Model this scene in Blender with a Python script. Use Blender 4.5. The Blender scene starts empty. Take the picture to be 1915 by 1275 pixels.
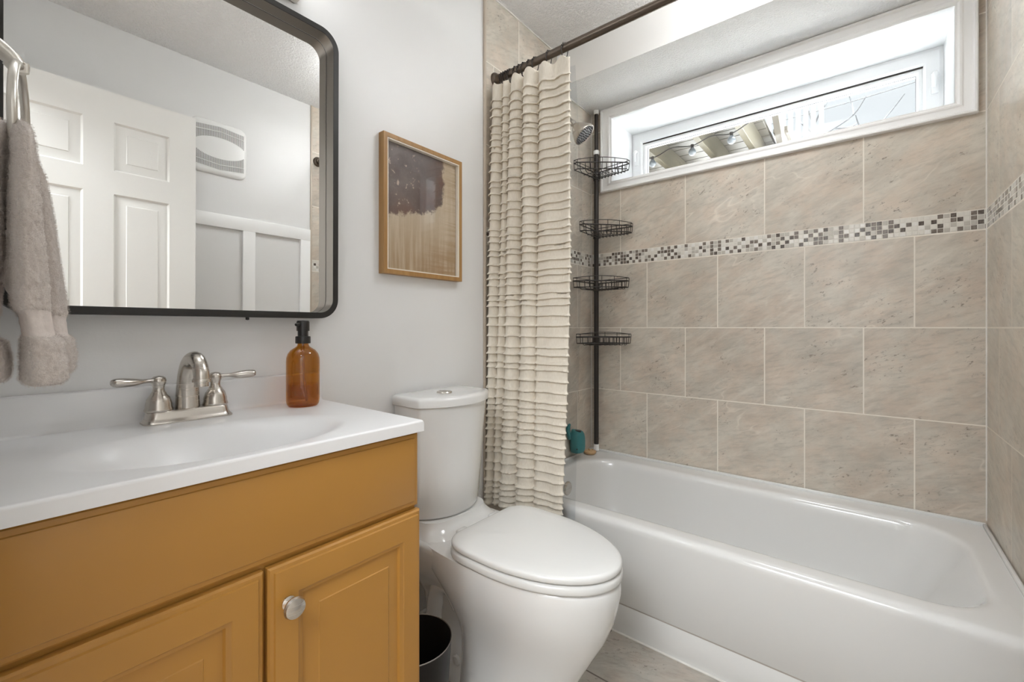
import bpy, bmesh, math, random
from mathutils import Vector, Matrix, noise as mnoise
import numpy as np

S = bpy.context.scene
COL = S.collection
R = math.radians
PI = math.pi
random.seed(7)

# ------------------------------------------------------------------ camera, sky, exposure
CAMZ = 1.073
W = 1.524          # tub alcove width (x)
D = 2.1935         # back wall (y)
H = 2.4405         # ceiling
cam = bpy.data.cameras.new('camera')
cam.sensor_fit = 'HORIZONTAL'
cam.sensor_width = 36.0
cam.lens = 817.75 / 1915 * 36.0
cam.shift_y = -25.0 / 1915
cam.clip_start = 0.01
cam_o = bpy.data.objects.new('camera', cam)
COL.objects.link(cam_o)
cam_o.location = (1.2022, 0.0, CAMZ)
cam_o.rotation_euler = (R(90), 0, R(39.02))
S.camera = cam_o

S.view_settings.view_transform = 'Standard'
S.view_settings.look = 'None'
S.view_settings.gamma = 1.0
S.view_settings.use_curve_mapping = False
S.view_settings.exposure = 0.88
S.cycles.max_bounces = 14
S.cycles.diffuse_bounces = 9

wd = bpy.data.worlds.new('overcast_sky')
S.world = wd
wd.use_nodes = True
nt = wd.node_tree
nt.nodes.clear()
n_out = nt.nodes.new('ShaderNodeOutputWorld')
n_bg = nt.nodes.new('ShaderNodeBackground')
n_tc = nt.nodes.new('ShaderNodeTexCoord')
n_sep = nt.nodes.new('ShaderNodeSeparateXYZ')
n_mr = nt.nodes.new('ShaderNodeMapRange')
n_mr.inputs['From Min'].default_value = 0.5
n_mr.inputs['From Max'].default_value = 1.0
n_mr.inputs['To Min'].default_value = 0.54
n_mr.inputs['To Max'].default_value = 34.0
nt.links.new(n_tc.outputs['Generated'], n_sep.inputs[0])
nt.links.new(n_sep.outputs['Z'], n_mr.inputs['Value'])
n_bg.inputs['Color'].default_value = (0.93, 0.97, 1.0, 1)
nt.links.new(n_mr.outputs[0], n_bg.inputs['Strength'])
nt.links.new(n_bg.outputs[0], n_out.inputs['Surface'])


def area_light(name, loc, rot, sx, sy, power, color):
    l = bpy.data.lights.new(name, 'AREA')
    l.shape = 'RECTANGLE'
    l.size = sx
    l.size_y = sy
    l.energy = power
    l.color = color
    o = bpy.data.objects.new(name, l)
    COL.objects.link(o)
    o.location = loc
    o.rotation_euler = rot
    return o


GLOBE_STRENGTH = 5.5
CEIL_FILL = 14.0
# added unseen fill light in the hallway, behind the photographer
area_light('hallway_fill_light', (1.05, -1.0, 2.40), (0, 0, 0), 0.9, 0.9, 40, (0.92, 0.965, 1.0))
# sun over the house side: grazes past the window, lights the yard
sun = bpy.data.lights.new('sun', 'SUN')
sun.energy = 1.2
sun.angle = R(6)
sun.color = (1.0, 0.96, 0.9)
sun_o = bpy.data.objects.new('sun', sun)
COL.objects.link(sun_o)
sun_o.location = (6, 4, 8)
sun_o.rotation_euler = Vector((-0.60, 0.12, -0.79)).to_track_quat('-Z', 'Y').to_euler()


# ------------------------------------------------------------------ helpers
def finish(name, bm, mat, parent=None, smooth=35, recalc=True):
    """link a bmesh as ONE mesh object"""
    if recalc:
        bmesh.ops.recalc_face_normals(bm, faces=bm.faces)
    me = bpy.data.meshes.new(name)
    bm.to_mesh(me)
    bm.free()
    for m in (mat if isinstance(mat, (list, tuple)) else [mat]):
        me.materials.append(m)
    if smooth:
        me.polygons.foreach_set('use_smooth', [True] * len(me.polygons))
        me.set_sharp_from_angle(angle=R(smooth))
    o = bpy.data.objects.new(name, me)
    COL.objects.link(o)
    if parent:
        attach(o, parent)
    return o


def attach(o, parent):
    o.parent = parent
    o.matrix_parent_inverse = Matrix.Translation(-parent.location) if parent.parent is None else Matrix.Identity(4)


def tag(o, label, cat, group=None):
    o['label'] = label
    o['category'] = cat
    if group:
        o['group'] = group
    return o


def struct(o, label=None):
    o['kind'] = 'structure'
    if label:
        o['label'] = label
    return o


def thing(name, label, cat, loc=(0, 0, 0), group=None):
    o = bpy.data.objects.new(name, None)
    o.empty_display_size = 0.05
    COL.objects.link(o)
    o.location = loc
    return tag(o, label, cat, group)


def NB():
    return bmesh.new()


def box(bm, x0, x1, y0, y1, z0, z1, bev=0.0, seg=2, mi=0):
    v = [bm.verts.new(p) for p in ((x0, y0, z0), (x1, y0, z0), (x1, y1, z0), (x0, y1, z0),
                                   (x0, y0, z1), (x1, y0, z1), (x1, y1, z1), (x0, y1, z1))]
    fs = [bm.faces.new([v[i] for i in q]) for q in
          ((3, 2, 1, 0), (4, 5, 6, 7), (0, 1, 5, 4), (1, 2, 6, 5), (2, 3, 7, 6), (3, 0, 4, 7))]
    for f in fs:
        f.material_index = mi
    if bev > 0:
        es = list({e for f in fs for e in f.edges})
        r = bmesh.ops.bevel(bm, geom=es, offset=bev, offset_type='OFFSET', segments=seg, profile=0.5, affect='EDGES')
        for f in r['faces']:
            f.material_index = mi
    return fs


def loft(bm, rings, cap0=True, cap1=True, closed=True, mi=0):
    vs = [[bm.verts.new(p) for p in r] for r in rings]
    n = len(vs[0])
    rng = range(n) if closed else range(n - 1)
    for a, b in zip(vs[:-1], vs[1:]):
        for i in rng:
            j = (i + 1) % n
            f = bm.faces.new((a[i], a[j], b[j], b[i]))
            f.material_index = mi
    if cap0:
        bm.faces.new(vs[0][::-1]).material_index = mi
    if cap1:
        bm.faces.new(vs[-1]).material_index = mi
    return vs


def lathe(bm, prof, c=(0, 0, 0), seg=32, M=None, cap0=True, cap1=True, sx=1.0, sy=1.0):
    """prof: list of (radius, z)"""
    rings = []
    for r, z in prof:
        r = max(r, 1e-4)
        ring = []
        for i in range(seg):
            a = 2 * PI * i / seg
            p = Vector((r * math.cos(a) * sx, r * math.sin(a) * sy, z))
            if M is not None:
                p = M @ p
            ring.append(p + Vector(c))
        rings.append(ring)
    return loft(bm, rings, cap0, cap1)


def tube(bm, pts, r, seg=8, closed=False, flat=None, mi=0):
    """sweep a circle along pts; r number or list; flat = (sx, sy) section scaling"""
    P = [Vector(p) for p in pts]
    n = len(P)
    T = []
    for i in range(n):
        if closed:
            t = P[(i + 1) % n] - P[i - 1]
        else:
            t = P[min(i + 1, n - 1)] - P[max(i - 1, 0)]
        T.append(t.normalized())
    up = Vector((0, 0, 1))
    if abs(T[0].dot(up)) > 0.9:
        up = Vector((1, 0, 0))
    N = (up - T[0] * up.dot(T[0])).normalized()
    rings = []
    for i in range(n):
        N = (N - T[i] * N.dot(T[i]))
        N.normalize()
        B = T[i].cross(N)
        rr = r[i] if isinstance(r, (list, tuple)) else r
        fx, fy = flat[i] if isinstance(flat, list) else (flat or (1, 1))
        rings.append([P[i] + N * (rr * fx * math.cos(2 * PI * k / seg)) + B * (rr * fy * math.sin(2 * PI * k / seg))
                      for k in range(seg)])
    if closed:
        vs = [[bm.verts.new(p) for p in q] for q in rings]
        for a, b in zip(vs, vs[1:] + vs[:1]):
            for i in range(seg):
                j = (i + 1) % seg
                bm.faces.new((a[i], a[j], b[j], b[i])).material_index = mi
    else:
        loft(bm, rings, mi=mi)


def smooth_path(pts, k=6):
    """Catmull-Rom through pts"""
    P = [Vector(p) for p in pts]
    out = []
    for i in range(len(P) - 1):
        p0 = P[max(i - 1, 0)]
        p1, p2 = P[i], P[i + 1]
        p3 = P[min(i + 2, len(P) - 1)]
        for j in range(k):
            t = j / k
            out.append(0.5 * ((2 * p1) + (p2 - p0) * t + (2 * p0 - 5 * p1 + 4 * p2 - p3) * t * t
                              + (3 * p1 - p0 - 3 * p2 + p3) * t ** 3))
    out.append(P[-1])
    return out


def rrect(u0, u1, v0, v1, r, n=6):
    """rounded rectangle, list of (u, v), 4*(n+1) points"""
    if not isinstance(r, (list, tuple)):
        r = [r] * 4
    out = []
    for (cu, cv, a0), rr in zip(((u1, v1, 0), (u0, v1, 90), (u0, v0, 180), (u1, v0, 270)), r):
        rr = max(rr, 1e-5)
        su = -1 if cu == u1 else 1
        sv = -1 if cv == v1 else 1
        for i in range(n + 1):
            a = R(a0 + 90 * i / n)
            out.append((cu + su * rr + rr * math.cos(a), cv + sv * rr + rr * math.sin(a)))
    return out


def frame_loft(bm, u0, u1, v0, v1, prof, fn, r=0.0, n=1, closed_prof=True, mi=0):
    """sweep a profile [(inset, depth)] round a (rounded) rectangle; fn(u, v, depth) -> xyz"""
    rings = []
    for ins, d in prof:
        rings.append([fn(u, v, d) for u, v in rrect(u0 + ins, u1 - ins, v0 + ins, v1 - ins, max(r - ins, 0.0005 if n > 1 else 1e-5), n)])
    vs = [[bm.verts.new(p) for p in q] for q in rings]
    m = len(vs[0])
    pairs = list(zip(vs[:-1], vs[1:]))
    if closed_prof:
        pairs.append((vs[-1], vs[0]))
    for a, b in pairs:
        for i in range(m):
            j = (i + 1) % m
            bm.faces.new((a[i], a[j], b[j], b[i])).material_index = mi


def frame_rect(bm, u0, u1, v0, v1, prof, fn, mi=0):
    """mitred square-cornered frame"""
    rings = []
    for ins, d in prof:
        rings.append([fn(u, v, d) for u, v in ((u0 + ins, v0 + ins), (u1 - ins, v0 + ins), (u1 - ins, v1 - ins), (u0 + ins, v1 - ins))])
    vs = [[bm.verts.new(p) for p in q] for q in rings]
    for a, b in list(zip(vs[:-1], vs[1:])) + [(vs[-1], vs[0])]:
        for i in range(4):
            j = (i + 1) % 4
            bm.faces.new((a[i], a[j], b[j], b[i])).material_index = mi


def nz(x, y, z=0.0):
    return mnoise.noise(Vector((x, y, z)))


# ------------------------------------------------------------------ materials
def new_mat(name):
    m = bpy.data.materials.new(name)
    m.use_nodes = True
    t = m.node_tree
    t.nodes.clear()
    out = t.nodes.new('ShaderNodeOutputMaterial')
    b = t.nodes.new('ShaderNodeBsdfPrincipled')
    t.links.new(b.outputs[0], out.inputs['Surface'])
    return m, t, b, out


def ND(t, typ, **kw):
    n = t.nodes.new(typ)
    for k, v in kw.items():
        setattr(n, k, v)
    return n


def mathn(t, op, a, b=None, c=None):
    n = t.nodes.new('ShaderNodeMath')
    n.operation = op
    for i, v in enumerate((a, b, c)):
        if v is None:
            continue
        if isinstance(v, (int, float)):
            n.inputs[i].default_value = v
        else:
            t.links.new(v, n.inputs[i])
    return n.outputs[0]


def mixc(t, fac, a, b, blend='MIX'):
    n = t.nodes.new('ShaderNodeMix')
    n.data_type = 'RGBA'
    n.blend_type = blend
    for s, v in ((0, fac), (6, a), (7, b)):
        if isinstance(v, (int, float)):
            n.inputs[s].default_value = v
        elif isinstance(v, tuple):
            n.inputs[s].default_value = v if len(v) == 4 else v + (1,)
        else:
            t.links.new(v, n.inputs[s])
    return n.outputs[2]


def noise_node(t, vec, scale, detail=4, rough=0.5):
    n = t.nodes.new('ShaderNodeTexNoise')
    n.inputs['Scale'].default_value = scale
    n.inputs['Detail'].default_value = detail
    n.inputs['Roughness'].default_value = rough
    if vec is not None:
        t.links.new(vec, n.inputs['Vector'])
    return n


def maprange(t, v, a, b, c, d, smooth=False):
    n = t.nodes.new('ShaderNodeMapRange')
    if smooth:
        n.interpolation_type = 'SMOOTHSTEP'
    t.links.new(v, n.inputs['Value'])
    for k, x in zip(('From Min', 'From Max', 'To Min', 'To Max'), (a, b, c, d)):
        n.inputs[k].default_value = x
    return n.outputs[0]


def bump(t, b, height, strength, dist):
    n = t.nodes.new('ShaderNodeBump')
    n.inputs['Strength'].default_value = strength
    n.inputs['Distance'].default_value = dist
    t.links.new(height, n.inputs['Height'])
    t.links.new(n.outputs[0], b.inputs['Normal'])


def simple(name, col, rough=0.5, metal=0.0, spec=0.5, coat=0.0, var=0.0, vscale=8.0, bscale=0.0, bdist=0.0, bstr=0.3, coat_rough=0.05):
    """a procedural material: base colour with slight noise variation and optional bump"""
    m, t, b, out = new_mat(name)
    geo = ND(t, 'ShaderNodeNewGeometry')
    if var > 0:
        nn = noise_node(t, geo.outputs['Position'], vscale, 3)
        f = maprange(t, nn.outputs['Fac'], 0.25, 0.75, 1 - var, 1 + var)
        mx = mixc(t, 1.0, tuple(col) + (1,), (1, 1, 1, 1), 'MULTIPLY')
        n = mx.node
        cc = ND(t, 'ShaderNodeCombineColor')
        for i in range(3):
            t.links.new(f, cc.inputs[i])
        t.links.new(cc.outputs[0], n.inputs[7])
        t.links.new(mx, b.inputs['Base Color'])
    else:
        b.inputs['Base Color'].default_value = tuple(col) + (1,)
    b.inputs['Roughness'].default_value = rough
    b.inputs['Metallic'].default_value = metal
    b.inputs['Specular IOR Level'].default_value = spec
    b.inputs['Coat Weight'].default_value = coat
    b.inputs['Coat Roughness'].default_value = coat_rough
    if bscale:
        nn = noise_node(t, geo.outputs['Position'], bscale, 3)
        bump(t, b, nn.outputs['Fac'], bstr, bdist)
    return m


def brushed(name, col, rough, scale=(4, 4, 400)):
    m, t, b, out = new_mat(name)
    tc = ND(t, 'ShaderNodeTexCoord')
    mp = ND(t, 'ShaderNodeMapping')
    mp.inputs['Scale'].default_value = scale
    t.links.new(tc.outputs['Object'], mp.inputs['Vector'])
    nn = noise_node(t, mp.outputs[0], 1.0, 4)
    r = maprange(t, nn.outputs['Fac'], 0.3, 0.7, rough * 0.93, rough * 1.08)
    t.links.new(r, b.inputs['Roughness'])
    b.inputs['Base Color'].default_value = tuple(col) + (1,)
    b.inputs['Metallic'].default_value = 1.0
    return m


def thin_glass(name, tint, rough=0.0, ior=1.45, glossy=(1, 1, 1)):
    m, t, b, out = new_mat(name)
    t.nodes.remove(b)
    tr = ND(t, 'ShaderNodeBsdfTransparent')
    tr.inputs[0].default_value = tuple(tint) + (1,)
    gl = ND(t, 'ShaderNodeBsdfGlossy')
    gl.inputs['Color'].default_value = tuple(glossy) + (1,)
    gl.inputs['Roughness'].default_value = rough
    lw = ND(t, 'ShaderNodeLayerWeight')
    lw.inputs['Blend'].default_value = 0.5
    f0 = ((ior - 1) / (ior + 1)) ** 2
    fac = mathn(t, 'MULTIPLY_ADD', mathn(t, 'POWER', lw.outputs['Facing'], 5.0), 1 - f0, f0)
    mx = ND(t, 'ShaderNodeMixShader')
    t.links.new(fac, mx.inputs[0])
    t.links.new(tr.outputs[0], mx.inputs[1])
    t.links.new(gl.outputs[0], mx.inputs[2])
    t.links.new(mx.outputs[0], out.inputs['Surface'])
    return m


TP = 0.3394       # tile pitch along the wall
TZ = 0.3383       # tile pitch up the wall


def stone_color(t, uv, rnd, base, light, dark):
    """grey-beige stone in wall coordinates: clouds, brushed diagonal streaks, pale hairlines, short dark flecks"""
    sp = ND(t, 'ShaderNodeSeparateXYZ')
    t.links.new(uv, sp.inputs[0])
    u, v = sp.outputs[0], sp.outputs[1]
    seed = mathn(t, 'MULTIPLY', rnd, 37.0)

    def vec(a, b, off=0.0):
        c = ND(t, 'ShaderNodeCombineXYZ')
        t.links.new(a, c.inputs[0])
        t.links.new(b, c.inputs[1])
        t.links.new(mathn(t, 'ADD', seed, off), c.inputs[2])
        return c.outputs[0]

    def lin(a, b):
        return mathn(t, 'ADD', mathn(t, 'MULTIPLY', u, a), mathn(t, 'MULTIPLY', v, b))
    iso = vec(u, v)
    n1 = noise_node(t, iso, 6.0, 6, 0.62)
    c = mixc(t, maprange(t, n1.outputs['Fac'], 0.32, 0.68, 0, 1), tuple(x * 0.93 for x in base), light)
    # warmer and greyer patches
    nh = noise_node(t, vec(u, v, 5.0), 9.0, 5, 0.65)
    c = mixc(t, maprange(t, nh.outputs['Fac'], 0.42, 0.62, 0, 1), c, mixc(t, 1.0, c, (1.05, 0.975, 0.94, 1), 'MULTIPLY'))
    # streaks rising to the right
    st = noise_node(t, vec(lin(1.6, 1.1), lin(6.5, -9.0), 9.0), 1.5, 6, 0.7)
    c = mixc(t, maprange(t, st.outputs['Fac'], 0.52, 0.74, 0, 0.75), c, tuple(min(1, x * 1.12) for x in light))
    c = mixc(t, maprange(t, st.outputs['Fac'], 0.46, 0.26, 0, 0.55), c, tuple(x * 0.74 for x in base))
    # fine sideways grain
    gr = noise_node(t, vec(lin(14.0, 4.0), lin(-16.0, 60.0), 3.0), 1.0, 5, 0.7)
    c = mixc(t, maprange(t, gr.outputs['Fac'], 0.50, 0.70, 0, 0.5), c, tuple(x * 0.66 for x in base))
    c = mixc(t, maprange(t, gr.outputs['Fac'], 0.46, 0.25, 0, 0.3), c, tuple(min(1, x * 1.12) for x in light))
    # pale hairlines
    hv = noise_node(t, vec(lin(2.0, 1.2), lin(2.5, -4.4), 13.0), 1.0, 3, 0.6)
    d = mathn(t, 'ABSOLUTE', mathn(t, 'SUBTRACT', hv.outputs['Fac'], 0.5))
    vein = maprange(t, d, 0.0, 0.012, 0.42, 0.0)
    hm = noise_node(t, vec(u, v, 21.0), 5.0, 2)
    vein = mathn(t, 'MULTIPLY', vein, maprange(t, hm.outputs['Fac'], 0.5, 0.66, 0, 1))
    c = mixc(t, vein, c, tuple(min(1, x * 1.3) for x in light))
    # clusters of short dark flecks
    fk = noise_node(t, vec(lin(38.0, 30.0), lin(50.0, -75.0), 17.0), 1.0, 5, 0.75)
    fm = noise_node(t, vec(u, v, 29.0), 7.0, 2)
    fl = mathn(t, 'MULTIPLY', maprange(t, fk.outputs['Fac'], 0.57, 0.66, 0, 0.85), maprange(t, fm.outputs['Fac'], 0.5, 0.62, 0, 1))
    c = mixc(t, fl, c, dark)
    tint = maprange(t, rnd, 0, 1, 0.95, 1.05)
    cc = ND(t, 'ShaderNodeCombineColor')
    for i in range(3):
        t.links.new(tint, cc.inputs[i])
    return mixc(t, 1.0, c, cc.outputs[0], 'MULTIPLY')


STONE = ((0.515, 0.468, 0.40), (0.62, 0.575, 0.50), (0.17, 0.135, 0.105))


def tile_mat(name, axis, u0, off, v0, cols=STONE, grout=(0.80, 0.75, 0.67), mort=0.0046, tp=TP, tz=TZ, vaxis='Z', rough=0.30, bmp=0.6):
    m, t, b, out = new_mat(name)
    geo = ND(t, 'ShaderNodeNewGeometry')
    sp = ND(t, 'ShaderNodeSeparateXYZ')
    t.links.new(geo.outputs['Position'], sp.inputs[0])
    u = mathn(t, 'SUBTRACT', sp.outputs[axis], u0 - 20 * tp)
    v = mathn(t, 'SUBTRACT', sp.outputs[vaxis], v0 - 4 * tz)
    cb = ND(t, 'ShaderNodeCombineXYZ')
    t.links.new(u, cb.inputs[0])
    t.links.new(v, cb.inputs[1])
    br = ND(t, 'ShaderNodeTexBrick')
    br.offset = off
    br.offset_frequency = 2
    br.squash = 1.0
    for k, x in (('Scale', 1.0), ('Mortar Size', mort / 2), ('Mortar Smooth', 0.15), ('Bias', 0.0), ('Brick Width', tp), ('Row Height', tz)):
        br.inputs[k].default_value = x
    br.inputs['Color1'].default_value = (0, 0, 0, 1)
    br.inputs['Color2'].default_value = (1, 1, 1, 1)
    br.inputs['Mortar'].default_value = (0.5, 0.5, 0.5, 1)
    t.links.new(cb.outputs[0], br.inputs['Vector'])
    rnd = ND(t, 'ShaderNodeRGBToBW')
    t.links.new(br.outputs['Color'], rnd.inputs[0])
    c = stone_color(t, cb.outputs[0], rnd.outputs[0], *cols)
    c = mixc(t, br.outputs['Fac'], c, grout)
    t.links.new(c, b.inputs['Base Color'])
    r = maprange(t, br.outputs['Fac'], 0, 1, rough, 0.8)
    t.links.new(r, b.inputs['Roughness'])
    n = noise_node(t, geo.outputs['Position'], 30, 4)
    h = mathn(t, 'ADD', mathn(t, 'MULTIPLY', br.outputs['Fac'], -1.0), mathn(t, 'MULTIPLY', n.outputs['Fac'], 0.12))
    bump(t, b, h, bmp, 0.0015)
    return m


def mosaic_mat(name, axis, v0):
    m, t, b, out = new_mat(name)
    geo = ND(t, 'ShaderNodeNewGeometry')
    sp = ND(t, 'ShaderNodeSeparateXYZ')
    t.links.new(geo.outputs['Position'], sp.inputs[0])
    P = 0.0168
    u = mathn(t, 'DIVIDE', mathn(t, 'ADD', sp.outputs[axis], 5.0), P)
    v = mathn(t, 'DIVIDE', mathn(t, 'SUBTRACT', sp.outputs['Z'], v0), P)
    cb = ND(t, 'ShaderNodeCombineXYZ')
    t.links.new(mathn(t, 'FLOOR', u), cb.inputs[0])
    t.links.new(mathn(t, 'FLOOR', v), cb.inputs[1])
    wn = ND(t, 'ShaderNodeTexWhiteNoise', noise_dimensions='2D')
    t.links.new(cb.outputs[0], wn.inputs['Vector'])
    cr = ND(t, 'ShaderNodeValToRGB')
    cr.color_ramp.interpolation = 'CONSTANT'
    e = cr.color_ramp.elements
    e[0].position = 0.0
    e[0].color = (0.085, 0.065, 0.052, 1)
    e[1].position = 0.24
    e[1].color = (0.17, 0.138, 0.115, 1)
    for p, c in ((0.42, (0.50, 0.47, 0.42)), (0.54, (0.72, 0.69, 0.63)), (0.8, (0.80, 0.78, 0.74))):
        x = e.new(p)
        x.color = c + (1,)
    par = mathn(t, 'MULTIPLY', mathn(t, 'FRACT', mathn(t, 'MULTIPLY', mathn(t, 'ADD', mathn(t, 'FLOOR', u), mathn(t, 'FLOOR', v)), 0.5)), 2.0)
    t.links.new(mathn(t, 'ADD', mathn(t, 'MULTIPLY', wn.outputs['Value'], 0.7), mathn(t, 'MULTIPLY', par, 0.3)), cr.inputs[0])
    fu = mathn(t, 'ABSOLUTE', mathn(t, 'SUBTRACT', mathn(t, 'FRACT', u), 0.5))
    fv = mathn(t, 'ABSOLUTE', mathn(t, 'SUBTRACT', mathn(t, 'FRACT', v), 0.5))
    mx = mathn(t, 'MAXIMUM', fu, fv)
    g = mathn(t, 'GREATER_THAN', mx, 0.435)
    n = noise_node(t, geo.outputs['Position'], 120, 3)
    c = mixc(t, maprange(t, n.outputs['Fac'], 0.4, 0.8, 0, 0.25), cr.outputs[0], (0.6, 0.56, 0.5))
    c = mixc(t, g, c, (0.70, 0.67, 0.61))
    t.links.new(c, b.inputs['Base Color'])
    t.links.new(maprange(t, g, 0, 1, 0.14, 0.8), b.inputs['Roughness'])
    h = maprange(t, mx, 0.38, 0.45, 1.0, 0.0)
    bump(t, b, h, 0.7, 0.0012)
    return m


def plaster_mat(name, col, scale, dist, strength=0.6, speck=False):
    """sprayed ceiling texture"""
    m, t, b, out = new_mat(name)
    geo = ND(t, 'ShaderNodeNewGeometry')
    b.inputs['Base Color'].default_value = tuple(col) + (1,)
    b.inputs['Roughness'].default_value = 0.75
    n1 = noise_node(t, geo.outputs['Position'], scale, 4, 0.62)
    n2 = noise_node(t, geo.outputs['Position'], scale * 0.35, 2)
    h = mathn(t, 'ADD', maprange(t, n1.outputs['Fac'], 0.42, 0.66, 0, 1, True), mathn(t, 'MULTIPLY', n2.outputs['Fac'], 0.5))
    bump(t, b, h, strength, dist)
    return m


def wood_mat(name, c1, c2, axis='Z', scale=1.0, rough=0.45):
    m, t, b, out = new_mat(name)
    geo = ND(t, 'ShaderNodeNewGeometry')
    mp = ND(t, 'ShaderNodeMapping')
    mp.inputs['Scale'].default_value = {'X': (2, 40, 40), 'Y': (40, 2, 40), 'Z': (40, 40, 2)}[axis]
    t.links.new(geo.outputs['Position'], mp.inputs['Vector'])
    n = noise_node(t, mp.outputs[0], 1.6 * scale, 6, 0.65)
    c = mixc(t, maprange(t, n.outputs['Fac'], 0.3, 0.7, 0, 1), c1, c2)
    t.links.new(c, b.inputs['Base Color'])
    b.inputs['Roughness'].default_value = rough
    bump(t, b, n.outputs['Fac'], 0.2, 0.0008)
    return m


def Z(rel):
    return CAMZ + rel


ZB0, ZB1 = Z(0.3405), Z(0.4080)     # mosaic band
M_wall = simple('wall_paint', (0.735, 0.733, 0.728), 0.42, var=0.015, vscale=3, bscale=180, bdist=0.0006, bstr=0.25)
M_white = simple('white_trim_paint', (0.86, 0.86, 0.855), 0.35, bscale=60, bdist=0.0003, bstr=0.1)
M_door = simple('white_door_paint', (0.78, 0.77, 0.74), 0.38, bscale=90, bdist=0.0006, bstr=0.3)
M_vinyl = simple('white_vinyl', (0.82, 0.83, 0.84), 0.3)
M_ceil = plaster_mat('ceiling_texture', (0.92, 0.917, 0.91), 95, 0.006, 0.8)
M_ceil2 = plaster_mat('soffit_texture', (0.82, 0.82, 0.815), 130, 0.004, 0.7)
M_bulk = simple('bulkhead_paint', (0.78, 0.77, 0.75), 0.5, bscale=150, bdist=0.0005, bstr=0.2)
M_porc = simple('white_porcelain', (0.735, 0.735, 0.725), 0.12, coat=0.6)
M_seat = simple('white_seat_plastic', (0.72, 0.72, 0.705), 0.2)
M_tub = simple('tub_enamel', (0.70, 0.695, 0.68), 0.16, coat=0.4)
M_counter = simple('cultured_marble', (0.775, 0.775, 0.78), 0.28)
M_ochre = simple('ochre_cabinet_paint', (0.415, 0.203, 0.040), 0.34, var=0.02, vscale=5, bscale=120, bdist=0.0004, bstr=0.15)
M_dark = simple('cabinet_inside', (0.10, 0.055, 0.02), 0.6)
M_nickel = brushed('brushed_nickel', (0.60, 0.56, 0.51), 0.26)
M_nickel2 = brushed('satin_nickel_ring', (0.66, 0.63, 0.58), 0.3)
M_bronze = brushed('bronze_rod', (0.16, 0.13, 0.105), 0.36, (300, 4, 4))
M_blackm = brushed('mirror_frame_metal', (0.24, 0.215, 0.19), 0.36, (3, 3, 3))
M_blackf = simple('mirror_frame_face', (0.022, 0.020, 0.018), 0.42, spec=0.4, var=0.05)
M_wire = simple('caddy_dark_bronze', (0.035, 0.029, 0.026), 0.42, metal=0.3)
M_blackp = simple('black_pump_plastic', (0.014, 0.012, 0.011), 0.3)
M_blackcan = simple('trash_can_black', (0.014, 0.012, 0.011), 0.42, spec=0.25)
M_teal = simple('teal_silicone', (0.035, 0.20, 0.215), 0.5, var=0.05)
M_whiteplastic = simple('white_plastic', (0.85, 0.85, 0.84), 0.35)
M_oak = wood_mat('oak_frame', (0.30, 0.155, 0.048), (0.40, 0.225, 0.080), 'Z')
M_lip = simple('pale_frame_lip', (0.72, 0.66, 0.57), 0.6)
M_bamboo = wood_mat('bamboo', (0.50, 0.32, 0.16), (0.60, 0.41, 0.23), 'X', 2)
M_glass = thin_glass('window_glass', (0.97, 0.985, 0.99))
M_picglass = thin_glass('picture_glass', (0.99, 0.99, 0.99), 0.02, 1.5)
M_liner = thin_glass('clear_vinyl', (0.86, 0.875, 0.89), 0.12, 1.4)
M_amber = thin_glass('amber_glass', (0.69, 0.42, 0.115), 0.03, 1.55)
M_amber2 = thin_glass('amber_liquid', (0.92, 0.80, 0.62), 0.05, 1.2)
M_edge = simple('tile_edge_strip', (0.50, 0.43, 0.35), 0.4)
M_caulk = simple('caulk', (0.76, 0.74, 0.70), 0.5, var=0.05, vscale=40)

# mirror silvering
M_mirror, t_, b_, o_ = new_mat('mirror_silver')
b_.inputs['Base Color'].default_value = (0.93, 0.93, 0.92, 1)
b_.inputs['Metallic'].default_value = 1.0
b_.inputs['Roughness'].default_value = 0.0

# ------------------------------------------------------------------ the room
OFFB = 0.567
MT_back_lo = tile_mat('stone_tile_back_lower', 'X', 0.1754, OFFB, Z(0))
MT_back_hi = tile_mat('stone_tile_back_upper', 'X', 0.1754, OFFB, Z(0.408 - TZ))
MT_left_lo = tile_mat('stone_tile_left_lower', 'Y', 1.532, 0.5, Z(0))
MT_left_hi = tile_mat('stone_tile_left_upper', 'Y', 1.532, 0.5, Z(0.408 - TZ))
MT_right_lo = tile_mat('stone_tile_right_lower', 'Y', 2.016, 0.45, Z(0))
MT_right_hi = tile_mat('stone_tile_right_upper', 'Y', 2.016, 0.45, Z(0.408 - TZ))
MM_x = mosaic_mat('mosaic_back', 'X', ZB0)
MM_y = mosaic_mat('mosaic_side', 'Y', ZB0)
M_floor = tile_mat('floor_stone_tile', 'X', 0.804, 0.5, 1.211 - 0.305 * 2, cols=((0.36, 0.335, 0.29), (0.46, 0.43, 0.38), (0.13, 0.11, 0.09)),
                   grout=(0.15, 0.125, 0.105), mort=0.006, tp=0.61, tz=0.305, vaxis='Y', rough=0.4)

TE = 1.306     # where the tile starts on the side walls
bm = NB()
box(bm, -0.12, 0, -0.14, TE, 0, H, mi=0)
for z0, z1, mi in ((0, ZB0, 1), (ZB0, ZB1, 2), (ZB1, H, 3)):
    box(bm, -0.12, 0, TE, D + 0.28, z0, z1, mi=mi)
struct(finish('wall_left', bm, [M_wall, MT_left_lo, MM_y, MT_left_hi], smooth=0))
bm = NB()
box(bm, W, W + 0.12, -0.14, 1.335, 0, H, mi=0)
for z0, z1, mi in ((0, ZB0, 1), (ZB0, ZB1, 2), (ZB1, H, 3)):
    box(bm, W, W + 0.12, 1.335, D + 0.28, z0, z1, mi=mi)
struct(finish('wall_right', bm, [M_wall, MT_right_lo, MM_y, MT_right_hi], smooth=0))
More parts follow.
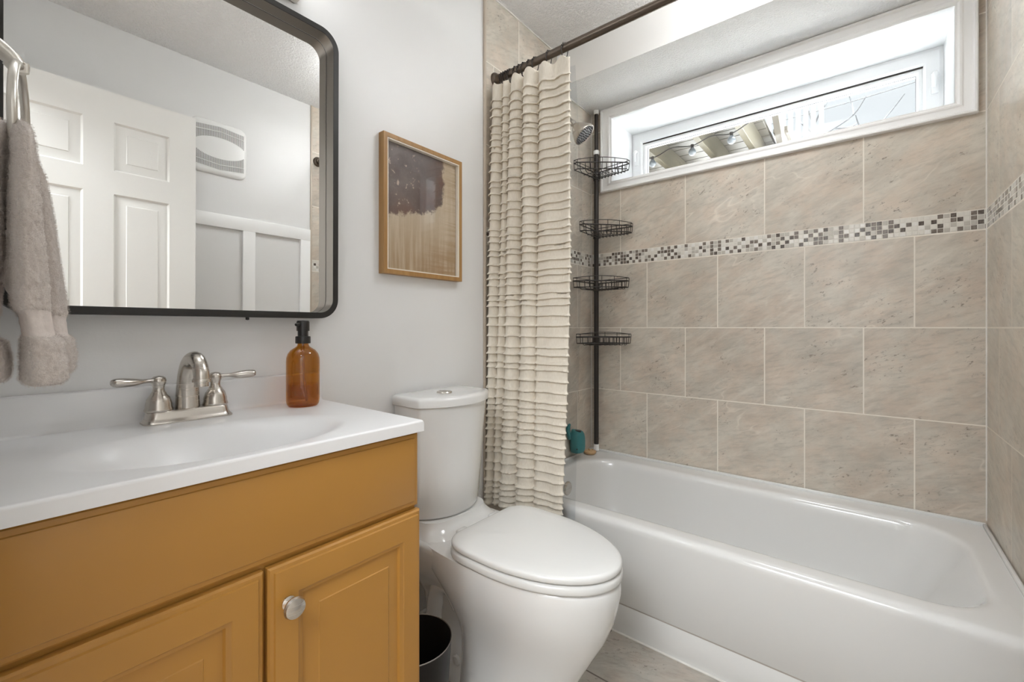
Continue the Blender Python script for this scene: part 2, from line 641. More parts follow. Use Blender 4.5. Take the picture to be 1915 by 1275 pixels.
# back wall round the window opening
WX0, WX1, WZ0, WZ1 = 0.1274, 1.4452, Z(0.7935), Z(1.1362)
bm = NB()
box(bm, 0, W, D, D + 0.28, 0, ZB0, mi=0)
box(bm, 0, W, D, D + 0.28, ZB0, ZB1, mi=1)
box(bm, 0, W, D, D + 0.28, ZB1, WZ0, mi=2)
box(bm, 0, WX0, D, D + 0.28, WZ0, WZ1, mi=2)
box(bm, WX1, W, D, D + 0.28, WZ0, WZ1, mi=2)
box(bm, 0, W, D, D + 0.28, WZ1, H, mi=2)
struct(finish('wall_back', bm, [MT_back_lo, MM_x, MT_back_hi], smooth=0))
# front wall with the doorway the picture is taken from
DX0, DX1, DZ = 0.64, 1.40, 2.085
bm = NB()
box(bm, 0, DX0, -0.14, -0.02, 0, H)
box(bm, DX1, W, -0.14, -0.02, 0, H)
box(bm, DX0, DX1, -0.14, -0.02, DZ, H)
struct(finish('wall_front', bm, M_wall, smooth=0))
bm = NB()
box(bm, -0.12, W + 0.12, -0.14, D + 0.28, -0.05, 0)
struct(finish('floor', bm, M_floor, smooth=0))
# ceiling with the dropped bulkhead over the tub
BY, BZ = 1.842, Z(1.195)
bm = NB()
box(bm, -0.12, W + 0.12, -0.14, BY, H, H + 0.06, mi=0)
fs = box(bm, 0.0, W, BY, D, BZ, H + 0.06, mi=2)
fs[0].material_index = 1
fs[2].material_index = 2
struct(finish('ceiling', bm, [M_ceil, M_ceil2, M_bulk], smooth=0))
# hallway behind the doorway
bm = NB()
box(bm, -0.6, 2.2, -1.9, -1.84, 0, H)
box(bm, -0.66, -0.6, -1.9, -0.14, 0, H)
box(bm, 2.2, 2.26, -1.9, -0.14, 0, H)
box(bm, -0.6, -0.12, -0.2, -0.14, 0, H)
box(bm, W + 0.12, 2.2, -0.2, -0.14, 0, H)
struct(finish('wall_hallway', bm, M_wall, smooth=0))
bm = NB()
box(bm, -0.66, 2.26, -1.9, -0.14, -0.05, 0)
struct(finish('floor_hallway', bm, wood_mat('hall_floor', (0.30, 0.19, 0.10), (0.40, 0.26, 0.15), 'X'), smooth=0))
bm = NB()
box(bm, -0.66, 2.26, -1.9, -0.14, H, H + 0.06)
struct(finish('ceiling_hallway', bm, M_ceil, smooth=0))

# metal/plaster strip where the side wall tile begins, caulk and band edges
bm = NB()
box(bm, 0.0, 0.010, TE - 0.009, TE + 0.002, 0.0, H, 0.002)
struct(finish('trim_1', bm, M_edge))
bm = NB()
box(bm, W - 0.008, W, 1.326, 1.337, 0.0, H, 0.002)
struct(finish('trim_2', bm, M_edge))
# caulk where the bulkhead, walls and ceiling meet the tile
bm = NB()
box(bm, 0.0, 0.005, TE, BY, H - 0.005, H)
box(bm, 0.0, 0.005, BY, D, BZ - 0.005, BZ)
box(bm, 0.0, 0.004, D - 0.004, D, 0.41, BZ)
box(bm, W - 0.003, W, D - 0.003, D, 0.41, BZ)
box(bm, 0.0, W, D - 0.004, D, BZ - 0.004, BZ)
struct(finish('trim_3', bm, M_caulk, smooth=0))

# wainscot on the right wall (seen in the mirror)
bm = NB()
WT = Z(0.592)
box(bm, W - 0.018, W, 0.0, 1.322, WT - 0.07, WT, 0.002)
for y0, y1 in ((0.30, 0.365), (0.622, 0.687), (0.944, 1.008), (1.262, 1.322)):
    box(bm, W - 0.018, W, y0, y1, 0.12, WT - 0.0695, 0.002)
box(bm, W - 0.018, W, 0.0, 1.322, 0.0, 0.12, 0.002)
struct(finish('trim_4', bm, M_white))
bm = NB()
box(bm, 0.0, 0.014, 0.615, TE - 0.012, 0.0, 0.09, 0.003)
struct(finish('baseboard_left', bm, M_white))

# jamb and casing of the doorway
bm = NB()
for x0, x1 in ((DX0, DX0 + 0.018), (DX1 - 0.018, DX1)):
    box(bm, x0, x1, -0.145, -0.016, 0, DZ, 0.001)
box(bm, DX0 + 0.018, DX1 - 0.018, -0.145, -0.016, DZ - 0.018, DZ, 0.001)
box(bm, DX0 - 0.06, DX0 + 0.004, -0.02, -0.006, 0, DZ + 0.06, 0.003)
box(bm, DX0 + 0.004, DX1 - 0.004, -0.02, -0.006, DZ - 0.004, DZ + 0.06, 0.003)
box(bm, DX1 - 0.004, DX1 + 0.06, -0.02, -0.006, 0, DZ + 0.06, 0.003)
struct(finish('trim_5', bm, M_white))


# ------------------------------------------------------------------ six-panel door, open against the right wall
def panel_relief(bm, u0, u1, v0, v1, fn, depth=0.009, b1=0.007, flat=0.006, b2=0.028):
    """moulded raised panel: groove then raised field"""
    prof = [(0, 0), (b1, -depth), (b1 + flat, -depth), (b1 + flat + b2, -0.0035), (b1 + flat + b2 + 0.0025, -0.001)]
    rings = [[fn(u, v, d) for u, v in ((u0 + i, v0 + i), (u1 - i, v0 + i), (u1 - i, v1 - i), (u0 + i, v1 - i))] for i, d in prof]
    vs = [[bm.verts.new(p) for p in q] for q in rings]
    for a, b in zip(vs[:-1], vs[1:]):
        for i in range(4):
            j = (i + 1) % 4
            bm.faces.new((a[i], a[j], b[j], b[i]))
    bm.faces.new(vs[-1])


def grid_front(bm, us, vs_, holes, fn):
    """flat front with rectangular holes; us, vs_ sorted cut lines"""
    for i in range(len(us) - 1):
        for j in range(len(vs_) - 1):
            cu, cv = (us[i] + us[i + 1]) / 2, (vs_[j] + vs_[j + 1]) / 2
            if any(h[0] < cu < h[1] and h[2] < cv < h[3] for h in holes):
                continue
            bm.faces.new([bm.verts.new(fn(u, v, 0)) for u, v in
                          ((us[i], vs_[j]), (us[i + 1], vs_[j]), (us[i + 1], vs_[j + 1]), (us[i], vs_[j + 1]))])


DL0, DL1, DLX, DLT = -0.012, 0.684, 1.36, Z(1.002)
fn = lambda u, v, d: (DLX - d, u, v)
holes = []
pu = [(0.071, 0.290), (0.386, 0.581)]
pv = [(0.22, 0.80), (0.98, Z(0.565)), (Z(0.665), Z(0.875))]
for a, b in pu:
    for c, d in pv:
        holes.append((a, b, c, d))
bm = NB()
grid_front(bm, sorted({DL0, DL1, *[x for p in pu for x in p]}), sorted({0.008, DLT, *[x for p in pv for x in p]}), holes, fn)
for h in holes:
    panel_relief(bm, *h, fn)
for q in (((DL0, 0.008), (DL1, 0.008)), ((DL1, 0.008), (DL1, DLT)), ((DL1, DLT), (DL0, DLT)), ((DL0, DLT), (DL0, 0.008))):
    (a, b), (c, d) = q
    bm.faces.new([bm.verts.new(p) for p in ((DLX, a, b), (DLX + 0.035, a, b), (DLX + 0.035, c, d), (DLX, c, d))])
bm.faces.new([bm.verts.new((DLX + 0.035, u, v)) for u, v in ((DL0, 0.008), (DL1, 0.008), (DL1, DLT), (DL0, DLT))])
bmesh.ops.remove_doubles(bm, verts=bm.verts, dist=1e-5)
door = struct(finish('door_1', bm, M_door, smooth=20), 'white six panel door standing open against the right wall')
bm = NB()
lathe(bm, [(0.026, 0), (0.026, 0.004), (0.011, 0.008), (0.011, 0.014), (0.024, 0.022), (0.027, 0.031), (0.02, 0.039), (0.0, 0.041)],
      (DLX, 0.62, 0.845), 24, Matrix.Rotation(R(-90), 3, 'Y'))
finish('door_knob', bm, M_nickel, door)['label'] = 'round satin nickel door knob'

# ------------------------------------------------------------------ window
CX0, CX1, CZ0, CZ1 = 0.0631, 1.5028, Z(0.7418), BZ - 0.0005
win = bpy.data.objects.new('window_1', None)
COL.objects.link(win)
win.location = ((WX0 + WX1) / 2, D, WZ0)
struct(win, 'wide low basement window with white casing and deep white reveal')
bm = NB()
# moulded casing: different widths per side, so built from rings by hand
prof = [(0.0, 0.0), (0.0, 0.016), (0.06, 0.021), (0.16, 0.021), (0.24, 0.014), (0.32, 0.0125), (0.62, 0.0125), (0.70, 0.015), (0.80, 0.015), (0.90, 0.010), (1.0, 0.010), (1.0, -0.006)]
rings = []
for f, d in prof:
    u0, u1 = CX0 + (WX0 - CX0) * f, CX1 + (WX1 - CX1) * f
    v0, v1 = CZ0 + (WZ0 - CZ0) * f, CZ1 + (WZ1 - CZ1) * f
    rings.append([(u, D - d, v) for u, v in ((u0, v0), (u1, v0), (u1, v1), (u0, v1))])
loft(bm, rings, False, False)
finish('casing', bm, M_white, win, smooth=25)
RY = 2.455
bm = NB()
e = 0.0008
for q in (((WX0, WZ0), (WX1, WZ0)), ((WX1, WZ0), (WX1, WZ1)), ((WX1, WZ1), (WX0, WZ1)), ((WX0, WZ1), (WX0, WZ0))):
    (a, b), (c, d) = q
    bm.faces.new([bm.verts.new(p) for p in ((a, D - 0.004, b), (c, D - 0.004, d), (c, D + 0.285, d), (a, D + 0.285, b))])
bmesh.ops.remove_doubles(bm, verts=bm.verts, dist=1e-5)
for v in bm.verts:
    v.co.x += e if v.co.x < 0.7 else -e
    v.co.z += e if v.co.z < Z(0.9) else -e
finish('reveal', bm, M_vinyl, win, smooth=0)
# vinyl frame and sash
bm = NB()
f3 = lambda u, v, d: (u, RY + d, v)
frame_rect(bm, WX0 + 0.002, WX1 - 0.002, WZ0 + 0.002, WZ1 - 0.002,
           [(0, 0.05), (0, 0.0), (0.012, -0.003), (0.052, -0.003), (0.060, 0.004), (0.060, 0.05)], f3)
fr = finish('window_frame', bm, M_vinyl, win, smooth=0)
bm = NB()
frame_rect(bm, WX0 + 0.062, WX1 - 0.062, WZ0 + 0.062, WZ1 - 0.066,
           [(0, 0.05), (0, 0.012), (0.004, 0.010), (0.014, 0.010), (0.020, 0.020), (0.020, 0.05)], f3)
sash = finish('sash', bm, M_vinyl, win, smooth=0)
bm = NB()
box(bm, WX0 + 0.061, WX1 - 0.061, RY + 0.006, RY + 0.05, WZ1 - 0.067, WZ1 - 0.0605)
finish('gasket', bm, M_wire, sash)['label'] = 'dark seal line above the sash'
bm = NB()
frame_rect(bm, WX0 + 0.081, WX1 - 0.081, WZ0 + 0.081, WZ1 - 0.085,
           [(0, 0.035), (0, 0.026), (0.003, 0.026), (0.003, 0.035)], f3)
finish('glazing_bead', bm, simple('grey_spacer', (0.22, 0.23, 0.25), 0.5), sash, smooth=0)
bm = NB()
box(bm, WX0 + 0.08, WX1 - 0.08, RY + 0.036, RY + 0.040, WZ0 + 0.08, WZ1 - 0.084)
finish('pane', bm, M_glass, sash, smooth=0)
for xh in (WX0 + 0.030, WX1 - 0.028):
    bm = NB()
    zc = Z(1.0)
    box(bm, xh - 0.011, xh + 0.011, RY - 0.012, RY - 0.002, zc - 0.055, zc + 0.03, 0.004)
    tube(bm, smooth_path([(xh, RY - 0.01, zc + 0.025), (xh, RY - 0.030, zc + 0.02), (xh - 0.002, RY - 0.036, zc - 0.005), (xh - 0.004, RY - 0.028, zc - 0.035)], 5),
         [0.008] * 8 + [0.007] * 4 + [0.006] * 4, 8)
    finish('latch', bm, M_vinyl, win)

# ------------------------------------------------------------------ outside
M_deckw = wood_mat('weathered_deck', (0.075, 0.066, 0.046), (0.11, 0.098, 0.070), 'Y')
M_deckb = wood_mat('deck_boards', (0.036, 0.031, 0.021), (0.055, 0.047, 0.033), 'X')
M_slat = simple('pale_slat_paint', (0.22, 0.21, 0.20), 0.6, var=0.04)
M_tread = simple('grey_tan_timber', (0.085, 0.075, 0.06), 0.7, var=0.1, vscale=12)
deck = thing('deck', 'tan timber deck seen from below through the left of the window', 'deck', (-0.8, 3.8, Z(1.32)))
DKZ = Z(1.50)
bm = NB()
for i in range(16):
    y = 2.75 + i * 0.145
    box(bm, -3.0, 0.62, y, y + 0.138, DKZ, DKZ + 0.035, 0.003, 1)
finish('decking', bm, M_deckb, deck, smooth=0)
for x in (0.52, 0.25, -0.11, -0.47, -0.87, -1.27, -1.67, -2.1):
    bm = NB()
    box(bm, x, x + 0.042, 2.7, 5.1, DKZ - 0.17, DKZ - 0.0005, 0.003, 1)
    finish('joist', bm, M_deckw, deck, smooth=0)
bm = NB()
box(bm, -3.0, 0.62, 3.66, 3.72, DKZ - 0.36, DKZ - 0.171, 0.003, 1)
finish('beam', bm, M_deckw, deck, smooth=0)
for x in (-0.35, -2.6):
    bm = NB()
    box(bm, x, x + 0.09, 3.645, 3.735, Z(-0.2), DKZ - 0.361, 0.004, 1)
    finish('post', bm, M_deckw, deck, smooth=0)
st = thing('stair', 'pale timber stair stringer with stepped treads beside the deck', 'stair', (0.70, 4.2, Z(0.6)))
sx0, sz0, NS = 3.62, Z(1.92), 5
poly = []
for i in range(NS):
    poly += [(sx0 + i * 0.22, sz0 - i * 0.18), (sx0 + (i + 1) * 0.22, sz0 - i * 0.18)]
poly += [(sx0 + NS * 0.22, sz0 - NS * 0.18 - 0.08), (sx0, sz0 - 0.30)]
bm = NB()
a = [bm.verts.new((0.66, p[0], p[1])) for p in poly]
b = [bm.verts.new((0.70, p[0], p[1])) for p in poly]
bm.faces.new(a)
bm.faces.new(b[::-1])
for i in range(len(a)):
    j = (i + 1) % len(a)
    bm.faces.new((a[i], b[i], b[j], a[j]))
bmesh.ops.triangulate(bm, faces=[f for f in bm.faces if len(f.verts) > 4])
finish('stringer', bm, M_tread, st, smooth=0)
for i in range(NS):
    bm = NB()
    box(bm, 0.62, 0.72, sx0 + i * 0.22 - 0.02, sx0 + (i + 1) * 0.22 + 0.012, sz0 - i * 0.18 + 0.0005, sz0 - i * 0.18 + 0.032, 0.003, 1)
    finish('tread', bm, M_tread, st, smooth=0)
bm = NB()
box(bm, 0.661, 0.699, sx0 + NS * 0.22 - 0.09, sx0 + NS * 0.22, Z(-0.3), sz0 - NS * 0.18 - 0.08)
finish('post', bm, M_tread, st, smooth=0)
sc = thing('slat_screen', 'white vertical slat screen beyond the deck stair', 'fence', (0.55, 5.4, Z(-0.3)))
bm = NB()
for i in range(9):
    x = 0.30 + i * 0.066
    box(bm, x, x + 0.040, 5.40, 5.43, Z(-0.3), Z(3.4), 0.002, 1)
finish('slats', bm, M_slat, sc, smooth=0)
for z in (Z(0.4), Z(3.0)):
    bm = NB()
    box(bm, 0.28, 0.88, 5.431, 5.47, z, z + 0.09, 0.003, 1)
    finish('rail', bm, M_slat, sc, smooth=0)
# string lights under the deck
sl = thing('string_lights', 'string of round white bulbs hung under the deck', 'string lights', (0.2, 3.2, Z(1.2)))


def pix(u, v, y):
    """point of the photograph's ray through (u, v) at depth y"""
    a = R(39.02)
    rt, up = (u - 957.5) / 817.75, (612.5 - v) / 817.75
    d = Vector((math.cos(a) * rt - math.sin(a), math.sin(a) * rt + math.cos(a), up))
    s = y / d.y
    return Vector((1.2022, 0, CAMZ)) + d * s


B1, B2, B3 = Vector((0.235, 3.24, Z(1.255))), Vector((0.50, 3.20, Z(1.255))), Vector((-0.07, 3.28, Z(1.255)))
bm = NB()
tube(bm, smooth_path([B3 + Vector((-0.3, 0.04, 0.085)), B3 + Vector((0, 0, 0.045)), (B3 + B1) / 2 + Vector((0, 0, 0.075)), B1 + Vector((0, 0, 0.045)),
                      (B1 + B2) / 2 + Vector((0, 0, 0.07)), B2 + Vector((0, 0, 0.045)), B2 + Vector((0.12, -0.02, 0.085))], 6), 0.004, 6)
finish('cord', bm, M_blackp, sl)
for p in (B1, B2, B3):
    bm = NB()
    lathe(bm, [(0.0, -0.026), (0.014, -0.023), (0.024, -0.012), (0.026, 0.0), (0.022, 0.014), (0.013, 0.025), (0.011, 0.03), (0.0, 0.03)], p, 16)
    bl = finish('bulb', bm, simple('frosted_bulb', (0.10, 0.115, 0.13), 0.3), sl)
    bm = NB()
    lathe(bm, [(0.011, 0.03), (0.012, 0.052), (0.0, 0.052)], p, 12)
    finish('socket', bm, M_blackp, bl)
# bare tree and overhead wire
M_bark = simple('grey_bark', (0.035, 0.036, 0.038), 0.8, var=0.1)
tr = thing('bare_tree', 'thin leafless tree against the pale sky', 'tree', tuple(pix(1524, 620, 13)))
bm = NB()
trunk = [pix(1524, 700, 13), pix(1524, 330, 13), pix(1523, 262, 13), pix(1522, 236, 13)]
trunk[0].z = -0.3
tube(bm, smooth_path(trunk, 4), [0.10] * 5 + [0.06] * 4 + [0.035] * 4, 7)
finish('trunk', bm, M_bark, tr)
bm = NB()
for br_ in ([(1522, 236), (1517, 222), (1512, 208), (1508, 190)], [(1522, 236), (1528, 222), (1534, 206), (1536, 188), (1542, 160)],
            [(1534, 206), (1544, 196), (1552, 176)], [(1512, 208), (1504, 196), (1500, 176)], [(1523, 250), (1500, 232), (1485, 205)],
            [(1523, 262), (1560, 240), (1596, 215), (1620, 180)], [(1560, 240), (1590, 238), (1604, 228)], [(1596, 215), (1592, 190), (1584, 170)],
            [(1523, 270), (1620, 250), (1660, 215), (1692, 175)], [(1620, 250), (1606, 232), (1600, 215)]):
    P = smooth_path([pix(u, v, 13 + 0.3 * math.sin(u)) for u, v in br_], 4)
    tube(bm, P, [0.022 - 0.014 * i / len(P) for i in range(len(P))], 6)
finish('branches', bm, M_bark, tr)
wp = pix(2080, 36, 9)
ut = thing('utility_line', 'thin dark wire crossing the sky outside the window', 'wire', (wp.x, wp.y, Z(-0.3)))
bm = NB()
tube(bm, smooth_path([pix(1380, 250, 9), pix(1480, 221, 9), pix(1600, 188, 9), pix(1760, 138, 9), pix(1900, 90, 9), wp], 6), 0.008, 6)
finish('cable', bm, simple('grey_cable', (0.03, 0.03, 0.03), 0.7), ut)
bm = NB()
tube(bm, [(wp.x, wp.y, Z(-0.3)), (wp.x, wp.y, wp.z + 0.3)], 0.11, 12)
finish('pole', bm, M_bark, ut)
bm = NB()
box(bm, -14, 16, D + 0.9, 26, Z(-0.4), Z(-0.3))
box(bm, -14, 16, D + 0.29, D + 0.9, Z(0.55), Z(0.62))
struct(finish('ground', bm, simple('pale_gravel', (0.52, 0.50, 0.47), 0.9, var=0.2, vscale=3), smooth=0))

# ------------------------------------------------------------------ bathtub
tub = thing('bathtub', 'white alcove bathtub under the window', 'bathtub', (W / 2, 1.8, 0))
TX0, TX1, TY0, TY1 = 0.0025, W - 0.0025, 1.430, D - 0.0025
ZR = 0.392
bm = NB()


def tubring(ix0, ix1, iy0, iy1, z, r):
    return [(u, v, z) for u, v in rrect(ix0, ix1, iy0, iy1, r, 8)]


rings = [tubring(TX0, TX1, TY0 + 0.006, TY1, 0.103, 0.004), tubring(TX0, TX1, TY0, TY1, 0.110, 0.004),
         tubring(TX0, TX1, TY0, TY1, 0.362, 0.004)]
for i in range(1, 7):
    a = R(90 * i / 6)
    o = 0.026 * (1 - math.cos(a))
    rings.append([(u, v, 0.366 + 0.026 * math.sin(a)) for u, v in rrect(TX0, TX1, TY0 + o, TY1, 0.004, 8)])
OX0, OX1, OY0, OY1 = 0.055, 1.452, 1.502, 2.092
rr = [0.17, 0.19, 0.15, 0.14]
for ins, z in ((-0.016, 0.392), (-0.006, 0.3915), (0.0, 0.390), (0.006, 0.387), (0.011, 0.382), (0.015, 0.375), (0.018, 0.365), (0.020, 0.35), (0.028, 0.28), (0.040, 0.20), (0.06, 0.13), (0.085, 0.095), (0.13, 0.078), (0.2, 0.072)):
    s = max(0, (0.372 - z) / 0.3)
    rings.append([(u, v, z) for u, v in rrect(OX0 + ins + 0.02 * s, OX1 - ins - 0.12 * s, OY0 + ins, OY1 - ins, [max(0.03, q - ins * 0.5) for q in rr], 8)])
loft(bm, rings, False, True)
finish('tub_shell', bm, M_tub, tub, smooth=50)
bm = NB()
box(bm, TX0, TX1, TY0 + 0.004, TY0 + 0.03, 0.0, 0.1025, 0.003)
finish('toe_panel', bm, M_tub, tub)
bm = NB()
box(bm, TX0, TX1, TY0 + 0.012, TY0 + 0.02, 0.1028, 0.112, 0)
box(bm, TX0, TX1, TY0 + 0.003, TY0 + 0.012, 0.1015, 0.1095, 0.002)
finish('apron_seam', bm, simple('grey_seam', (0.42, 0.38, 0.34), 0.6), tub)
# raised tiling lip on the three wall sides
bm = NB()
for x0, x1, y0, y1 in ((TX0, TX1, TY1 - 0.010, TY1), (TX0, TX0 + 0.010, TY0 + 0.05, TY1 - 0.01), (TX1 - 0.010, TX1, TY0 + 0.05, TY1 - 0.01)):
    box(bm, x0, x1, y0, y1, 0.388, 0.4035, 0.004)
finish('wall_lip', bm, M_tub, tub)
bm = NB()
lathe(bm, [(0.034, 0), (0.034, 0.006), (0.028, 0.011), (0.0, 0.012)], (0.083, 1.80, 0.30), 24, Matrix.Rotation(R(90), 3, 'Y'))
finish('overflow_plate', bm, M_nickel, tub)['label'] = 'round metal overflow plate'
bm = NB()
box(bm, 0.0, W, 1.428, 1.434, 0.0, 0.003)
struct(finish('trim_6', bm, M_caulk, smooth=0))

# ------------------------------------------------------------------ vanity
VT = Z(-0.198)           # counter top
CT = 0.0245              # counter thickness
VY0, VY1 = -0.0155, 0.612
VX1 = 0.463
cab = thing('vanity_cabinet', 'ochre painted vanity cabinet with raised panel doors under white top', 'cabinet', (0.23, 0.295, 0))
CY0, CY1 = -0.012, 0.604
CZT = VT - CT
FX = 0.440
bm = NB()
box(bm, 0.004, FX - 0.0185, CY0, CY0 + 0.016, 0.0, CZT)
box(bm, 0.004, FX - 0.0185, CY1 - 0.016, CY1, 0.0, CZT)
box(bm, 0.004, 0.012, CY0 + 0.016, CY1 - 0.016, 0.0, CZT)
box(bm, 0.012, FX - 0.0185, CY0 + 0.016, CY1 - 0.016, 0.09, 0.106)
box(bm, FX - 0.08, FX - 0.065, CY0 + 0.016, CY1 - 0.016, 0.0, 0.09)
box(bm, FX - 0.018, FX, CY0, CY0 + 0.04, 0.09, CZT)
box(bm, FX - 0.018, FX, CY1 - 0.04, CY1, 0.09, CZT)
box(bm, FX - 0.018, FX, CY0 + 0.04, CY1 - 0.04, CZT - 0.04, CZT)
box(bm, FX - 0.018, FX, CY0 + 0.04, CY1 - 0.04, 0.655, 0.70)
box(bm, FX - 0.018, FX, CY0 + 0.04, CY1 - 0.04, 0.09, 0.13)
box(bm, FX - 0.018, FX, 0.28, 0.31, 0.13, 0.655)
finish('carcass', bm, M_ochre, cab, smooth=0)
# false drawer front with a shallow routed edge
bm = NB()
fx = lambda x0: (lambda u, v, d: (x0 + d, u, v))
P0, P1 = CY0 + 0.001, CY1 + 0.002
F = fx(FX)
prof = [(0, 0.0), (0, 0.0075), (0.003, 0.0095), (0.010, 0.0105), (0.0112, 0.0125), (0.013, 0.0132)]
rings = [[F(u, v, d) for u, v in ((P0 + i, 0.692 + i), (P1 - i, 0.692 + i), (P1 - i, CZT - 0.003 - i), (P0 + i, CZT - 0.003 - i))] for i, d in prof]
loft(bm, rings, True, True)
finish('false_drawer_front', bm, M_ochre, cab, smooth=25)


def raised_door(y0, y1, z0, z1, x0, th=0.019):
    bm = NB()
    F = fx(x0)
    rl, rb = 0.046, 0.052
    prof = [(0, 0, 0), (0, 0, th - 0.008), (0.003, 0.003, th - 0.005), (0.008, 0.008, th - 0.0035), (0.0095, 0.0095, th - 0.0005), (0.012, 0.012, th),
            (rl, rb, th), (rl + 0.0025, rb + 0.0025, th - 0.002), (rl + 0.008, rb + 0.008, th - 0.0035), (rl + 0.0105, rb + 0.0105, th - 0.0085), (rl + 0.014, rb + 0.014, th - 0.0085),
            (rl + 0.036, rb + 0.036, th - 0.0025), (rl + 0.0375, rb + 0.0375, th - 0.001)]
    rings = [[F(u, v, d) for u, v in ((y0 + i, z0 + k), (y1 - i, z0 + k), (y1 - i, z1 - k), (y0 + i, z1 - k))] for i, k, d in prof]
    loft(bm, rings, True, True)
    return finish('door', bm, M_ochre, cab, smooth=25)


dl = raised_door(CY0 - 0.001, 0.2925, 0.10, 0.6835, FX + 0.002)
dr = raised_door(0.2990, CY1 + 0.003, 0.10, 0.6835, FX + 0.002)
bm = NB()
lathe(bm, [(0.011, 0.0), (0.011, 0.003), (0.0065, 0.006), (0.006, 0.013), (0.012, 0.017), (0.0165, 0.020), (0.0175, 0.0235), (0.0155, 0.0275), (0.009, 0.0305), (0.0, 0.0315)],
      (FX + 0.0205, 0.3285, 0.6195), 28, Matrix.Rotation(R(90), 3, 'Y'))
finish('knob', bm, M_nickel, dr)['label'] = 'round brushed nickel knob'

# counter with integral oval basin
top = thing('countertop', 'white cultured marble vanity top with integral oval basin', 'countertop', (0.23, 0.295, CZT))
BXC, BYC, BAX, BAY = 0.297, 0.292, 0.132, 0.206


def counter_z(x, y):
    q = math.hypot((x - BXC) / BAX, (y - BYC) / BAY)
    z = VT
    if q < 1.12:
        tq = min(1.0, (1.12 - q) / 0.95)
        z -= 0.108 * tq * tq * (3 - 2 * tq)
    re = 0.005
    for e_ in (VX1 - x, VY1 - y):
        if e_ < re:
            z -= re - math.sqrt(max(0, re * re - (re - e_) ** 2))
    return z


xs = sorted(set([0.002 + (VX1 - 0.002) * i / 110 for i in range(110)] + [VX1 - 0.005 * (1 - math.sin(R(a))) for a in range(0, 91, 15)]))
ys = sorted(set([VY0 + (VY1 - VY0) * i / 150 for i in range(150)] + [VY1 - 0.005 * (1 - math.sin(R(a))) for a in range(0, 91, 15)]))
bm = NB()
g = [[bm.verts.new((x, y, counter_z(x, y))) for y in ys] for x in xs]
for i in range(len(xs) - 1):
    for j in range(len(ys) - 1):
        bm.faces.new((g[i][j], g[i + 1][j], g[i + 1][j + 1], g[i][j + 1]))
bd = [g[i][0] for i in range(len(xs))] + [g[-1][j] for j in range(1, len(ys))] + [g[i][-1] for i in range(len(xs) - 2, -1, -1)] + [g[0][j] for j in range(len(ys) - 2, 0, -1)]
lo = [bm.verts.new((v.co.x, v.co.y, CZT + 0.0005)) for v in bd]
for i in range(len(bd)):
    j = (i + 1) % len(bd)
    bm.faces.new((bd[i], lo[i], lo[j], bd[j]))
# underside with the bowl left open below
finish('basin_top', bm, M_counter, top, smooth=40)
bm = NB()
sp = [(0.002, VT - 0.001), (0.030, VT - 0.001), (0.0245, VT + 0.002), (0.0218, VT + 0.006), (0.0205, VT + 0.016), (0.020, VT + 0.068), (0.018, VT + 0.072), (0.014, VT + 0.0735), (0.002, VT + 0.0735)]
loft(bm, [[(x, y, z) for x, z in sp] for y in (VY0, VY1)], True, True)
finish('backsplash', bm, M_counter, top, smooth=40)
bm = NB()
zb = counter_z(BXC, BYC)
lathe(bm, [(0.0, 0.0005), (0.031, 0.0005), (0.031, 0.004), (0.024, 0.006), (0.019, 0.003), (0.0, 0.004)], (BXC, BYC, zb), 24, None, False, False)
finish('drain', bm, M_nickel, top)['label'] = 'brushed nickel drain ring'

# ------------------------------------------------------------------ faucet
FY = 0.2955
FXC = 0.058
fa = thing('faucet', 'brushed nickel two handle faucet on the white vanity top', 'faucet', (FXC, FY, VT))
bm = NB()
rings = []
for hw, hd, z in ((0.0795, 0.0295, 0.0003), (0.0795, 0.0295, 0.003), (0.0765, 0.0265, 0.006), (0.0735, 0.0240, 0.012), (0.072, 0.0225, 0.022), (0.0705, 0.021, 0.0245), (0.066, 0.017, 0.0255)):
    rings.append([(FXC + u, FY + v, VT + z) for u, v in rrect(-hd, hd, -hw, hw, min(hd, 0.016), 5)])
loft(bm, rings)
finish('base_plate', bm, M_nickel, fa, smooth=45)
bm = NB()
P = smooth_path([(FXC - 0.006, FY, VT + 0.024), (FXC - 0.005, FY, VT + 0.06), (FXC + 0.0, FY, VT + 0.095), (FXC + 0.016, FY, VT + 0.122),
                 (FXC + 0.043, FY, VT + 0.132), (FXC + 0.070, FY, VT + 0.124), (FXC + 0.084, FY, VT + 0.107), (FXC + 0.087, FY, VT + 0.092)], 6)
n = len(P)
tube(bm, P, [0.0225 - 0.0085 * min(1, (i / n) * 1.4) for i in range(n)], 20)
finish('spout', bm, M_nickel, fa, smooth=60)
bm = NB()
lathe(bm, [(0.0155, 0.092 + 0.002), (0.0165, 0.091), (0.0165, 0.087), (0.0125, 0.0865), (0.0125, 0.078), (0.0, 0.078)], (FXC + 0.087, FY, VT), 24)
finish('aerator', bm, M_nickel, fa)
